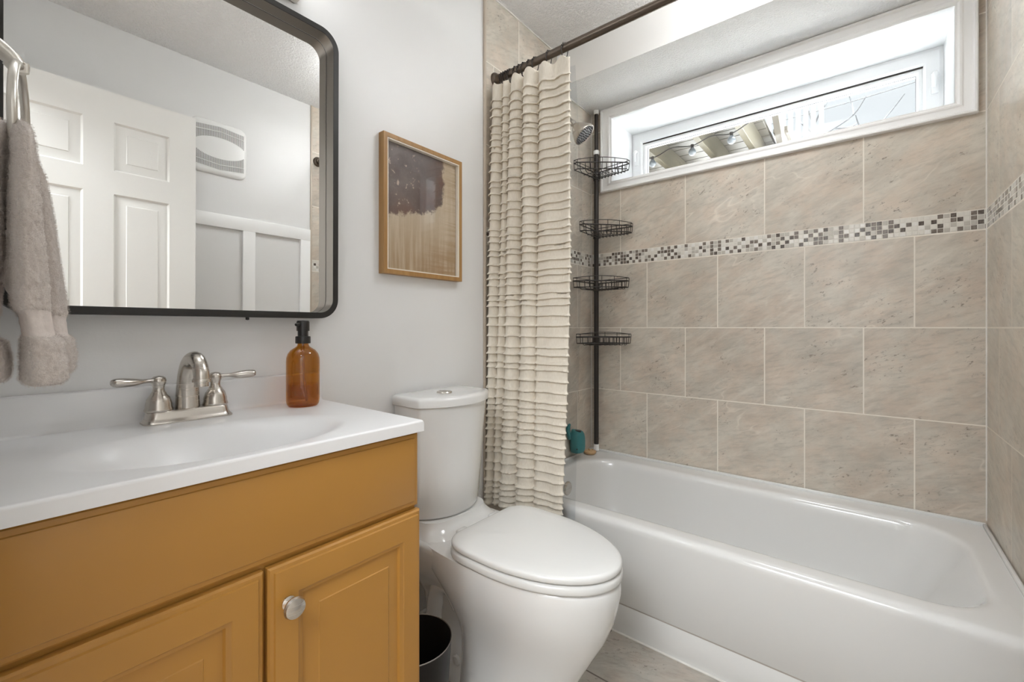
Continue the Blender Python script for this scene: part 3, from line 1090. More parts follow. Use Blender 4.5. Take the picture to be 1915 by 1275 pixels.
for s in (-1, 1):
    yc = FY + s * 0.051
    bm = NB()
    lathe(bm, [(0.0235, 0.0245), (0.0245, 0.027), (0.0235, 0.0305), (0.0225, 0.033), (0.0222, 0.040), (0.019, 0.052), (0.0150, 0.058), (0.0138, 0.0595), (0.0132, 0.062),
               (0.0105, 0.066), (0.0095, 0.072), (0.0105, 0.078), (0.0125, 0.083), (0.0132, 0.088), (0.0118, 0.093), (0.008, 0.0965), (0.0, 0.098)], (FXC - 0.002, yc, VT), 28)
    vb = finish('valve', bm, M_nickel, fa, smooth=50)
    bm = NB()
    dx = 0.0
    P = smooth_path([(FXC - 0.002, yc + s * 0.004, VT + 0.088), (FXC + 0.004, yc + s * 0.022, VT + 0.089), (FXC + 0.010, yc + s * 0.040, VT + 0.089),
                     (FXC + 0.015, yc + s * 0.060, VT + 0.090), (FXC + 0.018, yc + s * 0.073, VT + 0.091), (FXC + 0.019, yc + s * 0.077, VT + 0.0912)], 5)
    n = len(P)
    rr_ = []
    fl = []
    for i in range(n):
        f = i / (n - 1)
        rr_.append(0.0075 if f < 0.1 else 0.0060 + 0.0066 * math.sin(PI * min(1, max(0, (f - 0.25) / 0.72))) - (0.0045 * ((f - 0.93) / 0.07) if f > 0.93 else 0))
        fl.append((0.72, 1.0))
    tube(bm, P, rr_, 14, flat=fl)
    finish('lever', bm, M_nickel, vb, smooth=60)

# ------------------------------------------------------------------ soap dispenser
SX, SY = 0.088, 0.530
so = thing('soap_dispenser', 'amber glass soap bottle with black pump on the vanity top', 'soap dispenser', (SX, SY, VT))
bm = NB()
zp = [(0.0, 0.004), (0.026, 0.003), (0.034, 0.0008), (0.0375, 0.006), (0.039, 0.014), (0.0392, 0.03), (0.0392, 0.112), (0.0385, 0.122), (0.0355, 0.132), (0.029, 0.141), (0.020, 0.147), (0.0145, 0.151), (0.013, 0.155), (0.013, 0.166)]
lathe(bm, zp, (SX, SY, VT), 40, None, False, False)
finish('bottle', bm, M_amber, so, smooth=60)
bm = NB()
lathe(bm, [(0.0, 0.007), (0.032, 0.007), (0.036, 0.016), (0.0365, 0.03), (0.0365, 0.056), (0.0, 0.056)], (SX, SY, VT), 32, None, False, False)
finish('liquid_soap', bm, M_amber2, so, smooth=60)['label'] = 'amber liquid filling the lower part of the bottle'
bm = NB()
lathe(bm, [(0.0, 0.158), (0.0175, 0.158), (0.0180, 0.160), (0.0180, 0.174), (0.0172, 0.176), (0.0125, 0.1765), (0.0125, 0.190), (0.0, 0.190)], (SX, SY, VT), 28, None, False, False)
pc = finish('collar', bm, M_blackp, so, smooth=45)
bm = NB()
lathe(bm, [(0.0, 0.1895), (0.0150, 0.1895), (0.0152, 0.191), (0.0152, 0.212), (0.0135, 0.2155), (0.0, 0.2165)], (SX, SY, VT), 28, None, False, False)
tube(bm, [(SX + 0.006, SY - 0.010, VT + 0.206), (SX + 0.010, SY - 0.019, VT + 0.206), (SX + 0.0115, SY - 0.0235, VT + 0.205)], [0.0042, 0.004, 0.0036], 10)
finish('pump_head', bm, M_blackp, so, smooth=45)
bm = NB()
tube(bm, [(SX, SY, VT + 0.157), (SX + 0.004, SY, VT + 0.08), (SX + 0.012, SY + 0.004, VT + 0.012)], 0.003, 8)
finish('dip_tube', bm, simple('dip_tube_plastic', (0.5, 0.35, 0.2), 0.4), so)

# ------------------------------------------------------------------ mirror (leans forward a touch at the top)
MY0, MY1, MZ0, MZ1 = 0.018, 0.6465, Z(0.0255), Z(0.8185)
mi_ = thing('wall_mirror', 'large mirror in a deep black metal frame with rounded corners', 'mirror', (0.0, (MY0 + MY1) / 2, MZ0))
TILT = math.tan(R(0.30))
fm = lambda u, v, d: (d + TILT * (v - MZ0), u, v)
bm = NB()
frame_loft(bm, MY0, MY1, MZ0, MZ1, [(0, 0.004), (0, 0.0495), (0.001, 0.0505), (0.0146, 0.0505), (0.0156, 0.0495)], fm, r=0.052, n=12, closed_prof=False)
finish('frame', bm, M_blackf, mi_, smooth=40)
bm = NB()
frame_loft(bm, MY0, MY1, MZ0, MZ1, [(0.0156, 0.0495), (0.0156, 0.012)], fm, r=0.052, n=12, closed_prof=False)
finish('inner_rim', bm, M_blackm, mi_, smooth=40, recalc=True)['label'] = 'brushed bronze inner side of the frame'
bm = NB()
vs = [bm.verts.new(fm(u, v, 0.0105)) for u, v in rrect(MY0 + 0.0150, MY1 - 0.0150, MZ0 + 0.0150, MZ1 - 0.0150, 0.037, 12)]
f = bm.faces.new(vs)
ex = bmesh.ops.extrude_face_region(bm, geom=[f])
for v in ex['geom']:
    if isinstance(v, bmesh.types.BMVert):
        v.co.x -= 0.004
finish('mirror_glass', bm, M_mirror, mi_, smooth=0)
bm = NB()
lathe(bm, [(0.0, -0.006), (0.004, -0.005), (0.004, 0.004)], (0.012, 0.4285, MZ0 - 0.001), 10)
finish('hanger_screw', bm, M_blackf, mi_)

# ------------------------------------------------------------------ vanity light above the mirror
vl = thing('vanity_light', 'nickel bar light with three glowing globes above the mirror', 'light fixture', (0.0, 0.31, 2.0))
bm = NB()
box(bm, 0.0, 0.028, 0.075, 0.553, 1.947, 2.04, 0.006)
finish('back_plate', bm, M_nickel, vl)
M_globe, t_, b_, o_ = new_mat('lit_globe')
b_.inputs['Base Color'].default_value = (0.9, 0.9, 0.88, 1)
b_.inputs['Emission Color'].default_value = (0.955, 0.98, 1.0, 1)
b_.inputs['Emission Strength'].default_value = GLOBE_STRENGTH
for y in (0.13, 0.31, 0.49):
    bm = NB()
    tube(bm, smooth_path([(0.024, y, 1.995), (0.07, y, 1.995), (0.105, y, 2.01), (0.112, y, 2.035)], 4), 0.008, 10)
    arm = finish('arm', bm, M_nickel, vl)
    bm = NB()
    lathe(bm, [(0.0, -0.055), (0.024, -0.05), (0.045, -0.032), (0.055, 0.0), (0.048, 0.028), (0.028, 0.048), (0.02, 0.052), (0.0, 0.052)], (0.112, y, 2.085), 24)
    finish('globe', bm, M_globe, arm)

# added unseen fill lamp, above the frame of the photograph: glows both up and down
LX, LY = 0.86, 1.43
cl_ = thing('ceiling_fill_lamp', 'added unseen fill bowl lamp hung from the ceiling in front of the tub', 'light fixture', (LX, LY, H))
bm = NB()
lathe(bm, [(0.0, 0.0), (0.055, 0.0), (0.055, -0.010), (0.045, -0.018), (0.010, -0.020), (0.010, -0.129), (0.0, -0.129)], (LX, LY, H - 0.0005), 32)
finish('stem', bm, M_nickel, cl_)
M_disc = M_globe.copy()
M_disc.name = 'ceiling_fill_bowl'
M_disc.node_tree.nodes['Principled BSDF'].inputs['Emission Strength'].default_value = CEIL_FILL
bm = NB()
lathe(bm, [(0.0, -0.130), (0.145, -0.130), (0.150, -0.134), (0.143, -0.150), (0.11, -0.170), (0.06, -0.183), (0.0, -0.187)], (LX, LY, H - 0.0005), 40)
finish('bowl', bm, M_disc, cl_)

# ------------------------------------------------------------------ picture
PY0, PY1, PZ0, PZ1 = 0.8115, 1.1535, Z(0.172), Z(0.6185)
pic = thing('framed_picture', 'abstract brown and tan print in an oak frame on the left wall', 'picture', (0.0, (PY0 + PY1) / 2, PZ0))
fp = lambda u, v, d: (d, u, v)
bm = NB()
frame_rect(bm, PY0, PY1, PZ0, PZ1, [(0, 0.001), (0, 0.0265), (0.001, 0.0275), (0.0135, 0.0275), (0.0145, 0.0265), (0.0145, 0.001)], fp)
finish('frame', bm, M_oak, pic, smooth=0)
bm = NB()
frame_rect(bm, PY0 + 0.0146, PY1 - 0.0146, PZ0 + 0.0146, PZ1 - 0.0146, [(0, 0.004), (0, 0.0262), (0.0036, 0.0262), (0.0036, 0.004)], fp)
finish('frame_lip', bm, M_lip, pic, smooth=0)['label'] = 'thin pale inner edge of the frame'
# print
M_art, t, b, out = new_mat('abstract_print')
geo = ND(t, 'ShaderNodeNewGeometry')
sp_ = ND(t, 'ShaderNodeSeparateXYZ')
t.links.new(geo.outputs['Position'], sp_.inputs[0])
u = maprange(t, sp_.outputs['Y'], PY0 + 0.018, PY1 - 0.018, 0, 1)
v = maprange(t, sp_.outputs['Z'], PZ0 + 0.018, PZ1 - 0.018, 0, 1)
nA = noise_node(t, geo.outputs['Position'], 22, 6, 0.7)
nB = noise_node(t, geo.outputs['Position'], 7, 3)
wob = mathn(t, 'ADD', mathn(t, 'MULTIPLY', mathn(t, 'SUBTRACT', nA.outputs['Fac'], 0.5), 0.16), mathn(t, 'MULTIPLY', mathn(t, 'SUBTRACT', nB.outputs['Fac'], 0.5), 0.30))
# lower edge of the dark mass climbs to the right; right edge at about three quarters
edge1 = mathn(t, 'SUBTRACT', v, mathn(t, 'ADD', mathn(t, 'MULTIPLY', mathn(t, 'POWER', u, 1.5), 0.30), 0.415))
nG = noise_node(t, geo.outputs['Position'], 90, 5, 0.75)
wob = mathn(t, 'ADD', wob, mathn(t, 'MULTIPLY', mathn(t, 'SUBTRACT', nG.outputs['Fac'], 0.5), 0.16))
m1 = maprange(t, mathn(t, 'ADD', edge1, wob), -0.012, 0.02, 0, 1)
edge2 = mathn(t, 'SUBTRACT', 0.77, u)
m2 = maprange(t, mathn(t, 'ADD', edge2, mathn(t, 'MULTIPLY', wob, 0.8)), -0.02, 0.02, 0, 1)
mask = mathn(t, 'MULTIPLY', m1, m2)
dist = mathn(t, 'MINIMUM', edge1, edge2)
nC = noise_node(t, geo.outputs['Position'], 12, 5, 0.65)
inner = mixc(t, maprange(t, mathn(t, 'ADD', dist, mathn(t, 'MULTIPLY', nC.outputs['Fac'], 0.2)), 0.1, 0.36, 0, 1), (0.115, 0.05, 0.032), (0.15, 0.12, 0.115))
inner = mixc(t, maprange(t, nC.outputs['Fac'], 0.42, 0.62, 0, 0.75), inner, (0.085, 0.058, 0.052))
inner = mixc(t, maprange(t, nG.outputs['Fac'], 0.55, 0.7, 0, 0.5), inner, (0.24, 0.19, 0.17))
nD = noise_node(t, geo.outputs['Position'], 60, 3, 0.6)
inner = mixc(t, mathn(t, 'MULTIPLY', maprange(t, nD.outputs['Fac'], 0.62, 0.68, 0, 0.8), maprange(t, u, 0.5, 0.3, 0.08, 1)), inner, (0.58, 0.45, 0.36))
mp = ND(t, 'ShaderNodeMapping')
mp.inputs['Scale'].default_value = (1, 45, 3)
t.links.new(geo.outputs['Position'], mp.inputs['Vector'])
nE = noise_node(t, mp.outputs[0], 1.3, 4, 0.6)
mp2 = ND(t, 'ShaderNodeMapping')
mp2.inputs['Scale'].default_value = (1, 5, 90)
t.links.new(geo.outputs['Position'], mp2.inputs['Vector'])
nF = noise_node(t, mp2.outputs[0], 1.0, 4, 0.6)
tan = mixc(t, maprange(t, v, 0.0, 0.5, 0, 1), (0.34, 0.225, 0.115), (0.50, 0.405, 0.29))
tan = mixc(t, maprange(t, nE.outputs['Fac'], 0.42, 0.7, 0, 0.7), tan, (0.62, 0.52, 0.40))
low = mathn(t, 'MULTIPLY', maprange(t, u, 0.3, 0.8, 0, 1), maprange(t, v, 0.35, 0.02, 0, 1))
tan = mixc(t, mathn(t, 'MULTIPLY', low, maprange(t, nF.outputs['Fac'], 0.4, 0.65, 0.2, 1)), tan, (0.29, 0.155, 0.055))
tan = mixc(t, mathn(t, 'MULTIPLY', maprange(t, u, 0.72, 1.0, 0, 0.6), maprange(t, nF.outputs['Fac'], 0.45, 0.6, 0, 1)), tan, (0.36, 0.25, 0.12))
c = mixc(t, mask, tan, inner)
t.links.new(c, b.inputs['Base Color'])
b.inputs['Roughness'].default_value = 0.6
bm = NB()
box(bm, 0.003, 0.011, PY0 + 0.0185, PY1 - 0.0185, PZ0 + 0.0185, PZ1 - 0.0185)
finish('print', bm, M_art, pic, smooth=0)
bm = NB()
box(bm, 0.0145, 0.0165, PY0 + 0.0184, PY1 - 0.0184, PZ0 + 0.0184, PZ1 - 0.0184)
finish('glazing', bm, M_picglass, pic, smooth=0)

# ------------------------------------------------------------------ exhaust fan grille on the right wall (seen in the mirror)
fan = thing('exhaust_fan', 'white louvred exhaust fan grille high on the right wall', 'fan', (W, 0.83, Z(0.94)))
GY0, GY1, GZ0, GZ1 = 0.700, 0.964, Z(0.800), Z(1.078)
bm = NB()
rings = []
for ins, d in ((0, 0.0), (0, 0.006), (0.006, 0.014), (0.02, 0.018)):
    rings.append([(W - d, u, v) for u, v in rrect(GY0 + ins, GY1 - ins, GZ0 + ins, GZ1 - ins, 0.04 - ins, 6)])
loft(bm, rings, True, True)
finish('cover', bm, M_whiteplastic, fan, smooth=40)
cy, cz = (GY0 + GY1) / 2, (GZ0 + GZ1) / 2
n = 38
M_fslot = simple('fan_slot_grey', (0.24, 0.24, 0.235), 0.7)
for sg in (-1, 1):
    bm = NB()
    for i in range(n):
        y = GY0 + 0.02 + (GY1 - GY0 - 0.04) * i / (n - 1)
        q = (y - cy) / ((GY1 - GY0) / 2 - 0.02)
        zi = 0.052 * math.sqrt(max(0.0, 1 - (0.93 * q) ** 2))
        z0, z1 = cz + sg * (zi + 0.004), cz + sg * (0.114 - 0.012 * abs(q))
        box(bm, W - 0.0190, W - 0.0175, y - 0.0013, y + 0.0013, min(z0, z1), max(z0, z1))
    finish('louvre', bm, M_fslot, fan, smooth=0)
    bm = NB()
    pts_ = [(W - 0.0195, GY0 + 0.02 + (GY1 - GY0 - 0.04) * i / 16, cz + sg * (0.088 - 0.012 * abs(i / 8 - 1))) for i in range(17)]
    tube(bm, pts_, 0.0022, 6)
    finish('cross_bar', bm, M_whiteplastic, fan)

# ------------------------------------------------------------------ towel ring and towel
RC = Vector((0.25, 0.043, Z(0.297)))
RR = 0.079
ring = thing('towel_ring', 'satin nickel towel ring on a curved arm beside the mirror', 'towel ring', (0.25, -0.02, Z(0.37)))
bm = NB()
ca, sa = math.cos(R(7.5)), math.sin(R(7.5))
tube(bm, [RC + Vector((RR * math.cos(a) * ca, -RR * math.cos(a) * sa, RR * math.sin(a))) for a in [2 * PI * i / 48 for i in range(48)]], 0.0052, 14, closed=True)
finish('ring', bm, M_nickel2, ring, smooth=60)
bm = NB()
P = smooth_path([(0.25, -0.019, Z(0.402)), (0.25, 0.0, Z(0.404)), (0.25, 0.022, Z(0.396)), (0.25, 0.036, Z(0.385)), (0.25, 0.0425, Z(0.377))], 6)
n = len(P)
tube(bm, P, [0.0185 - 0.007 * i / n for i in range(n)], 16, flat=[(0.75, 1.25)] * n)
tube(bm, [(0.25, 0.0400, Z(0.380)), (0.25, 0.0440, Z(0.368))], [0.0115, 0.0075], 12, flat=[(0.75, 1.25)] * 2)
finish('arm', bm, M_nickel2, ring, smooth=60)
bm = NB()
lathe(bm, [(0.03, 0), (0.03, 0.004), (0.022, 0.010), (0.016, 0.012), (0.0, 0.012)], (0.25, -0.0199, Z(0.40)), 24, Matrix.Rotation(R(-90), 3, 'X'))
finish('wall_plate', bm, M_nickel2, ring, smooth=45)

M_towel, t, b, out = new_mat('plush_towel')
geo = ND(t, 'ShaderNodeNewGeometry')
n1 = noise_node(t, geo.outputs['Position'], 240, 5, 0.7)
n2 = noise_node(t, geo.outputs['Position'], 30, 3)
f = mathn(t, 'ADD', mathn(t, 'MULTIPLY', n1.outputs['Fac'], 0.7), mathn(t, 'MULTIPLY', n2.outputs['Fac'], 0.3))
c = mixc(t, maprange(t, f, 0.35, 0.65, 0, 1), (0.64, 0.555, 0.50), (0.80, 0.725, 0.67))
t.links.new(c, b.inputs['Base Color'])
b.inputs['Roughness'].default_value = 0.95
b.inputs['Sheen Weight'].default_value = 0.5
b.inputs['Sheen Roughness'].default_value = 0.5
bump(t, b, n1.outputs['Fac'], 0.9, 0.004)
M_band = simple('towel_band', (0.66, 0.59, 0.55), 0.9, var=0.06, vscale=120, bscale=300, bdist=0.001, bstr=0.6)


def lobe_section(cx, cy, hx, hy, z, n=56, ph=0.0, wob=0.06, pile=0.0):
    out = []
    for i in range(n):
        a = 2 * PI * i / n
        ca, sa = math.cos(a), math.sin(a)
        k = 1 + wob * math.sin(3 * a + ph + z * 9) + 0.5 * wob * math.sin(5 * a + ph * 2 - z * 14)
        e = 0.8
        x = cx + hx * k * math.copysign(abs(ca) ** e, ca)
        y = cy + hy * k * math.copysign(abs(sa) ** e, sa)
        if pile:
            d = pile * (nz(x * 170, y * 170, z * 170) + 0.6 * nz(x * 330, y * 330, z * 330))
            x += d * ca
            y += d * sa
        out.append((x, max(y, -0.0165), z))
    return out


# key sections per lobe: (z_rel, cx, cy, hx, hy)
LOBES = {
    'near': [(0.281, .300, .040, .012, .005), (0.274, .305, .0415, .028, .0085), (0.255, .310, .0425, .040, .0105), (0.21, .318, .0435, .044, .012), (0.13, .325, .0460, .046, .0145),
             (0.06, .328, .0485, .048, .0170), (0.028, .328, .0495, .048, .0172), (0.018, .328, .0525, .042, .0148), (-0.008, .328, .0560, .042, .0148), (-0.016, .328, .0600, .050, .0195), (-0.05, .328, .0620, .054, .0220), (-0.070, .328, .0615, .054, .0215), (-0.076, .328, .061, .046, .016)],
    'far': [(0.272, .215, .044, .012, .006), (0.262, .205, .048, .026, .014), (0.235, .195, .054, .040, .0185), (0.18, .185, .060, .046, .022), (0.11, .178, .0645, .05, .0245),
            (0.04, .175, .070, .054, .0265), (0.024, .175, .071, .054, .0265), (0.014, .175, .071, .05, .0245), (-0.010, .175, .073, .05, .0245), (-0.018, .175, .077, .056, .027), (-0.045, .175, .079, .058, .028), (-0.068, .175, .078, .057, .026), (-0.073, .175, .078, .05, .02)],
    'wall': [(0.285, .262, .026, .020, .006), (0.275, .258, .022, .05, .012), (0.25, .255, .018, .075, .0145), (0.18, .252, .0135, .085, .0160), (0.10, .25, .012, .09, .0170),
             (0.035, .25, .0075, .09, .0165), (0.020, .25, .0075, .09, .0165), (0.010, .25, .0065, .084, .0150), (-0.014, .25, .0065, .084, .0150), (-0.020, .25, .0115, .095, .0195), (-0.045, .25, .0135, .098, .0215), (-0.066, .25, .0135, .098, .0205), (-0.071, .25, .013, .09, .016)],
}


def interp_sections(keys, z_hi, z_lo, step):
    zs = [k[0] for k in keys][::-1]
    out = []
    n = max(2, int(round((z_hi - z_lo) / step)))
    for i in range(n + 1):
        z = z_hi - (z_hi - z_lo) * i / n
        vals = [np.interp(z, zs, [k[c] for k in keys][::-1]) for c in range(1, 5)]
        out.append((z, *vals))
    return out


body, band = NB(), NB()
for li, (nm, keys) in enumerate(LOBES.items()):
    zt = [k[0] for k in keys]
    b_hi, b_lo = zt[7] + 0.004, zt[8] - 0.003
    for lo_, hi_, tgt, pl in ((b_hi, zt[0], body, 0.0026), (zt[-1], b_lo, body, 0.0026), (b_lo - 0.001, b_hi + 0.001, band, 0.0007)):
        secs = interp_sections(keys, hi_, lo_, 0.0035)
        loft(tgt, [lobe_section(cx, cy, hx, hy, Z(z), 90, li * 1.7, 0.045, pl) for z, cx, cy, hx, hy in secs])
tw = tag(finish('hand_towel', body, M_towel, smooth=80), 'taupe plush hand towel hanging through the towel ring', 'towel')
fur = tw.modifiers.new('pile', 'PARTICLE_SYSTEM')
fs_ = tw.particle_systems[0].settings
fs_.type = 'HAIR'
fs_.count = 30000
fs_.hair_length = 0.0036
fs_.hair_step = 2
fs_.radius_scale = 0.01
fs_.root_radius = 0.030
fs_.tip_radius = 0.012
fs_.child_type = 'NONE'
fs_.use_hair_bspline = False
finish('woven_band', band, M_band, tw, smooth=80)['label'] = 'smooth woven band near the towel hem'

# ------------------------------------------------------------------ toilet
TYC = 1.010
to = thing('toilet', 'white two-piece toilet with closed lid between vanity and tub', 'toilet', (0.38, TYC, 0))


def egg(xb, xc, xf, w, z, n=56, eb=0.62, ef=1.0, wb=None):
    """top outline: elliptical front, squarer back"""
    out = []
    for i in range(n):
        a = 2 * PI * i / n
        c, s = math.cos(a), math.sin(a)
        if c >= 0:
            out.append((xc + (xf - xc) * c ** ef if c > 0 else xc, TYC + w * math.copysign(abs(s) ** (0.5 * (1 + ef)), s), z))
        else:
            out.append((xc - (xc - xb) * min(1.0, abs(c) ** eb * 1.1), TYC + w * math.copysign(abs(s) ** 0.8, s), z))
    return out


bm = NB()
# front bowl and foot
secs = [(0.0, .245, .40, .560, .118), (0.012, .243, .40, .563, .120), (0.05, .245, .40, .567, .116), (0.10, .247, .40, .588, .113), (0.16, .249, .405, .622, .117), (0.21, .240, .41, .651, .128),
        (0.26, .215, .415, .680, .145), (0.31, .175, .42, .701, .161), (0.35, .13, .42, .711, .171), (0.385, .10, .41, .718, .1740), (0.405, .095, .41, .7165, .1735), (0.414, .10, .41, .711, .172), (0.4172, .11, .41, .694, .160)]
loft(bm, [egg(*s[1:3], s[3] + 0.004, s[4], s[0] * 1.03, 64, eb=0.5) for s in secs])
# rear trapway block with recessed sides
rings = []
for z, x0, x1, hw in ((0.0, .055, .30, .098), (0.03, .055, .30, .098), (0.045, .06, .30, .088), (0.14, .06, .30, .078), (0.21, .055, .30, .084), (0.25, .045, .32, .100), (0.29, .035, .33, .125), (0.33, .028, .34, .148), (0.37, .022, .35, .163), (0.395, .020, .36, .168), (0.406, .020, .36, .1675), (0.4125, .022, .36, .164), (0.4152, .03, .35, .157)):
    rings.append([(u, TYC + v, z * 1.03) for u, v in rrect(x0, x1, -hw, hw, 0.045, 6)])
loft(bm, rings)
# S-shaped trapway bulge on each side
for s in (-1, 1):
    P = smooth_path([(0.265, TYC + s * 0.088, 0.245), (0.215, TYC + s * 0.085, 0.285), (0.165, TYC + s * 0.082, 0.262), (0.135, TYC + s * 0.076, 0.19), (0.13, TYC + s * 0.072, 0.10), (0.13, TYC + s * 0.072, 0.02)], 6)
    tube(bm, P, 0.032, 14)
# collar the tank stands on
rings = []
for z, g_ in ((0.424, 0.032), (0.430, 0.026), (0.438, 0.019), (0.448, 0.013), (0.458, 0.009), (0.4675, 0.007)):
    rings.append([(x, y, z) for x, y in rrect(0.022, 0.165 + g_ * 2.2, TYC - 0.125 - g_, TYC + 0.125 + g_, [0.06, 0.02, 0.02, 0.06], 8)])
loft(bm, rings)
bowl = finish('bowl', bm, M_porc, to, smooth=60)
for s in (-1, 1):
    bm = NB()
    lathe(bm, [(0.0155, -0.004), (0.0155, 0.003), (0.012, 0.006), (0.0, 0.007)], (0.238, TYC + s * 0.0855, 0.066), 20, Matrix.Rotation(R(90 * s), 3, 'X') @ Matrix.Scale(-1, 3, (0, 0, 1)))
    finish('bolt_cap', bm, M_porc, bowl)


def tank_ring(w, xf, bow, z, rc=0.030, n=18, xb=0.016):
    """bowed front outline"""
    out = []
    pts = []
    # right side (y+) back corner -> front -> left back corner
    for i in range(n + 1):
        s = -1 + 2 * i / n
        x = xf - bow * abs(s) ** 2.2
        pts.append((x, TYC + s * (w - rc * 0.35)))
    front = pts
    cxl = front[0][0]
    out.append((xb, TYC - w + 0.006, z))
    out.append((xb + 0.006, TYC - w, z))
    for i in range(5):
        a = R(90 * i / 4)
        out.append((cxl - rc + rc * math.sin(a) * 0.9, TYC - w + (rc * 0.35) * (1 - math.cos(a)), z))
    out += [(x, y, z) for x, y in front[1:-1]]
    for i in range(5):
        a = R(90 - 90 * i / 4)
        out.append((cxl - rc + rc * math.sin(a) * 0.9, TYC + w - (rc * 0.35) * (1 - math.cos(a)), z))
    out.append((xb + 0.006, TYC + w, z))
    out.append((xb, TYC + w - 0.006, z))
    return out


bm = NB()
secs = [(0.468, .132, .170, .056), (0.471, .138, .177, .057), (0.48, .141, .180, .057), (0.60, .146, .188, .056), (0.72, .151, .196, .056), (0.80, .154, .202, .056), (0.8235, .155, .203, .056)]
loft(bm, [tank_ring(w, xf, bow, z) for z, w, xf, bow in secs])
finish('tank', bm, M_porc, to, smooth=50)
bm = NB()
secs = [(0.8245, .158, .208, .058), (0.8265, .161, .212, .058), (0.846, .1615, .2125, .058), (0.852, .159, .210, .058), (0.8555, .153, .203, .057), (0.8565, .14, .19, .055)]
loft(bm, [tank_ring(w, xf, bow, z, xb=0.012) for z, w, xf, bow in secs])
lid = finish('tank_lid', bm, M_porc, to, smooth=50)
bm = NB()
lathe(bm, [(0.0, 0.0), (0.025, 0.0), (0.0255, 0.003), (0.0235, 0.0055), (0.0, 0.006)], (0.112, TYC - 0.022, 0.8562), 28)
box(bm, 0.088, 0.136, TYC - 0.0224, TYC - 0.0216, 0.860, 0.8628)
finish('flush_button', bm, M_nickel, lid, smooth=45)['label'] = 'round chrome flush button'
# seat ring and closed lid
bm = NB()
loft(bm, [egg(.265 + i, .425, .7245 - i, .1790 - i, z + 0.0125, 64, 0.385) for i, z in ((0.006, .4175), (0.001, .420), (0.0, .424), (0.0, .434), (0.002, .438), (0.008, .4405))])
seat = finish('seat', bm, M_seat, to, smooth=50)
bm = NB()
loft(bm, [egg(.267 + i, .425, .7230 - i, .1775 - i, z + 0.0125, 64, 0.385) for i, z in ((0.008, .4440), (0.002, .4455), (0.0, .449), (0.0, .4565), (0.003, .4605), (0.010, .463), (0.04, .4655), (0.10, .468), (0.16, .469))])
finish('seat_lid', bm, M_seat, to, smooth=50)
for s in (-1, 1):
    bm = NB()
    box(bm, 0.236, 0.278, TYC + s * 0.072 - 0.02, TYC + s * 0.072 + 0.02, 0.4270, 0.4625, 0.007, 3)
    finish('hinge', bm, M_seat, to, smooth=40)
for s in (-1, 1):
    bm = NB()
    a = 0.16
    box(bm, 0.66, 0.672, TYC + s * 0.07 - 0.012, TYC + s * 0.07 + 0.012, 0.4525, 0.4570, 0.001)
    finish('bumper', bm, M_seat, seat)

# ------------------------------------------------------------------ trash can
tc_ = thing('trash_can', 'black metal waste bin on the floor between vanity and toilet', 'trash can', (0.311, 0.704, 0))
bm = NB()
lathe(bm, [(0.0, 0.0), (0.073, 0.0), (0.076, 0.004), (0.0945, 0.281), (0.0955, 0.284), (0.0935, 0.284), (0.0925, 0.281), (0.0745, 0.010), (0.0, 0.010)], (0.311, 0.7045, 0.0005), 48, None, False, False)
finish('bin_body', bm, M_blackcan, tc_, smooth=40)
bm = NB()
tube(bm, [(0.311 + 0.0946 * math.cos(2 * PI * i / 48), 0.7045 + 0.0946 * math.sin(2 * PI * i / 48), 0.2845) for i in range(48)], 0.0014, 8, closed=True)
finish('rolled_rim', bm, brushed('bin_rim', (0.3, 0.28, 0.26), 0.3), tc_)

# ------------------------------------------------------------------ curtain rod, rings, curtain, liner
ROD_Y, ROD_Z, ROD_R = 1.374, Z(1.030), 0.0143
rod = thing('shower_curtain_rod', 'dark bronze shower rod spanning above the tub front', 'curtain rod', (W / 2, ROD_Y, ROD_Z))
bm = NB()
tube(bm, [(0.004, ROD_Y, ROD_Z), (W * 0.5, ROD_Y, ROD_Z), (W - 0.004, ROD_Y, ROD_Z)], ROD_R, 20)
finish('tube', bm, M_bronze, rod, smooth=60)
for x, s in ((0.0, 1), (W, -1)):
    bm = NB()
    lathe(bm, [(0.030, 0.0005), (0.030, 0.005), (0.027, 0.010), (0.019, 0.014), (0.017, 0.03), (0.0125, 0.032)], (x, ROD_Y, ROD_Z), 28, Matrix.Rotation(R(90 * s), 3, 'Y'))
    finish('flange', bm, M_bronze, rod, smooth=45)

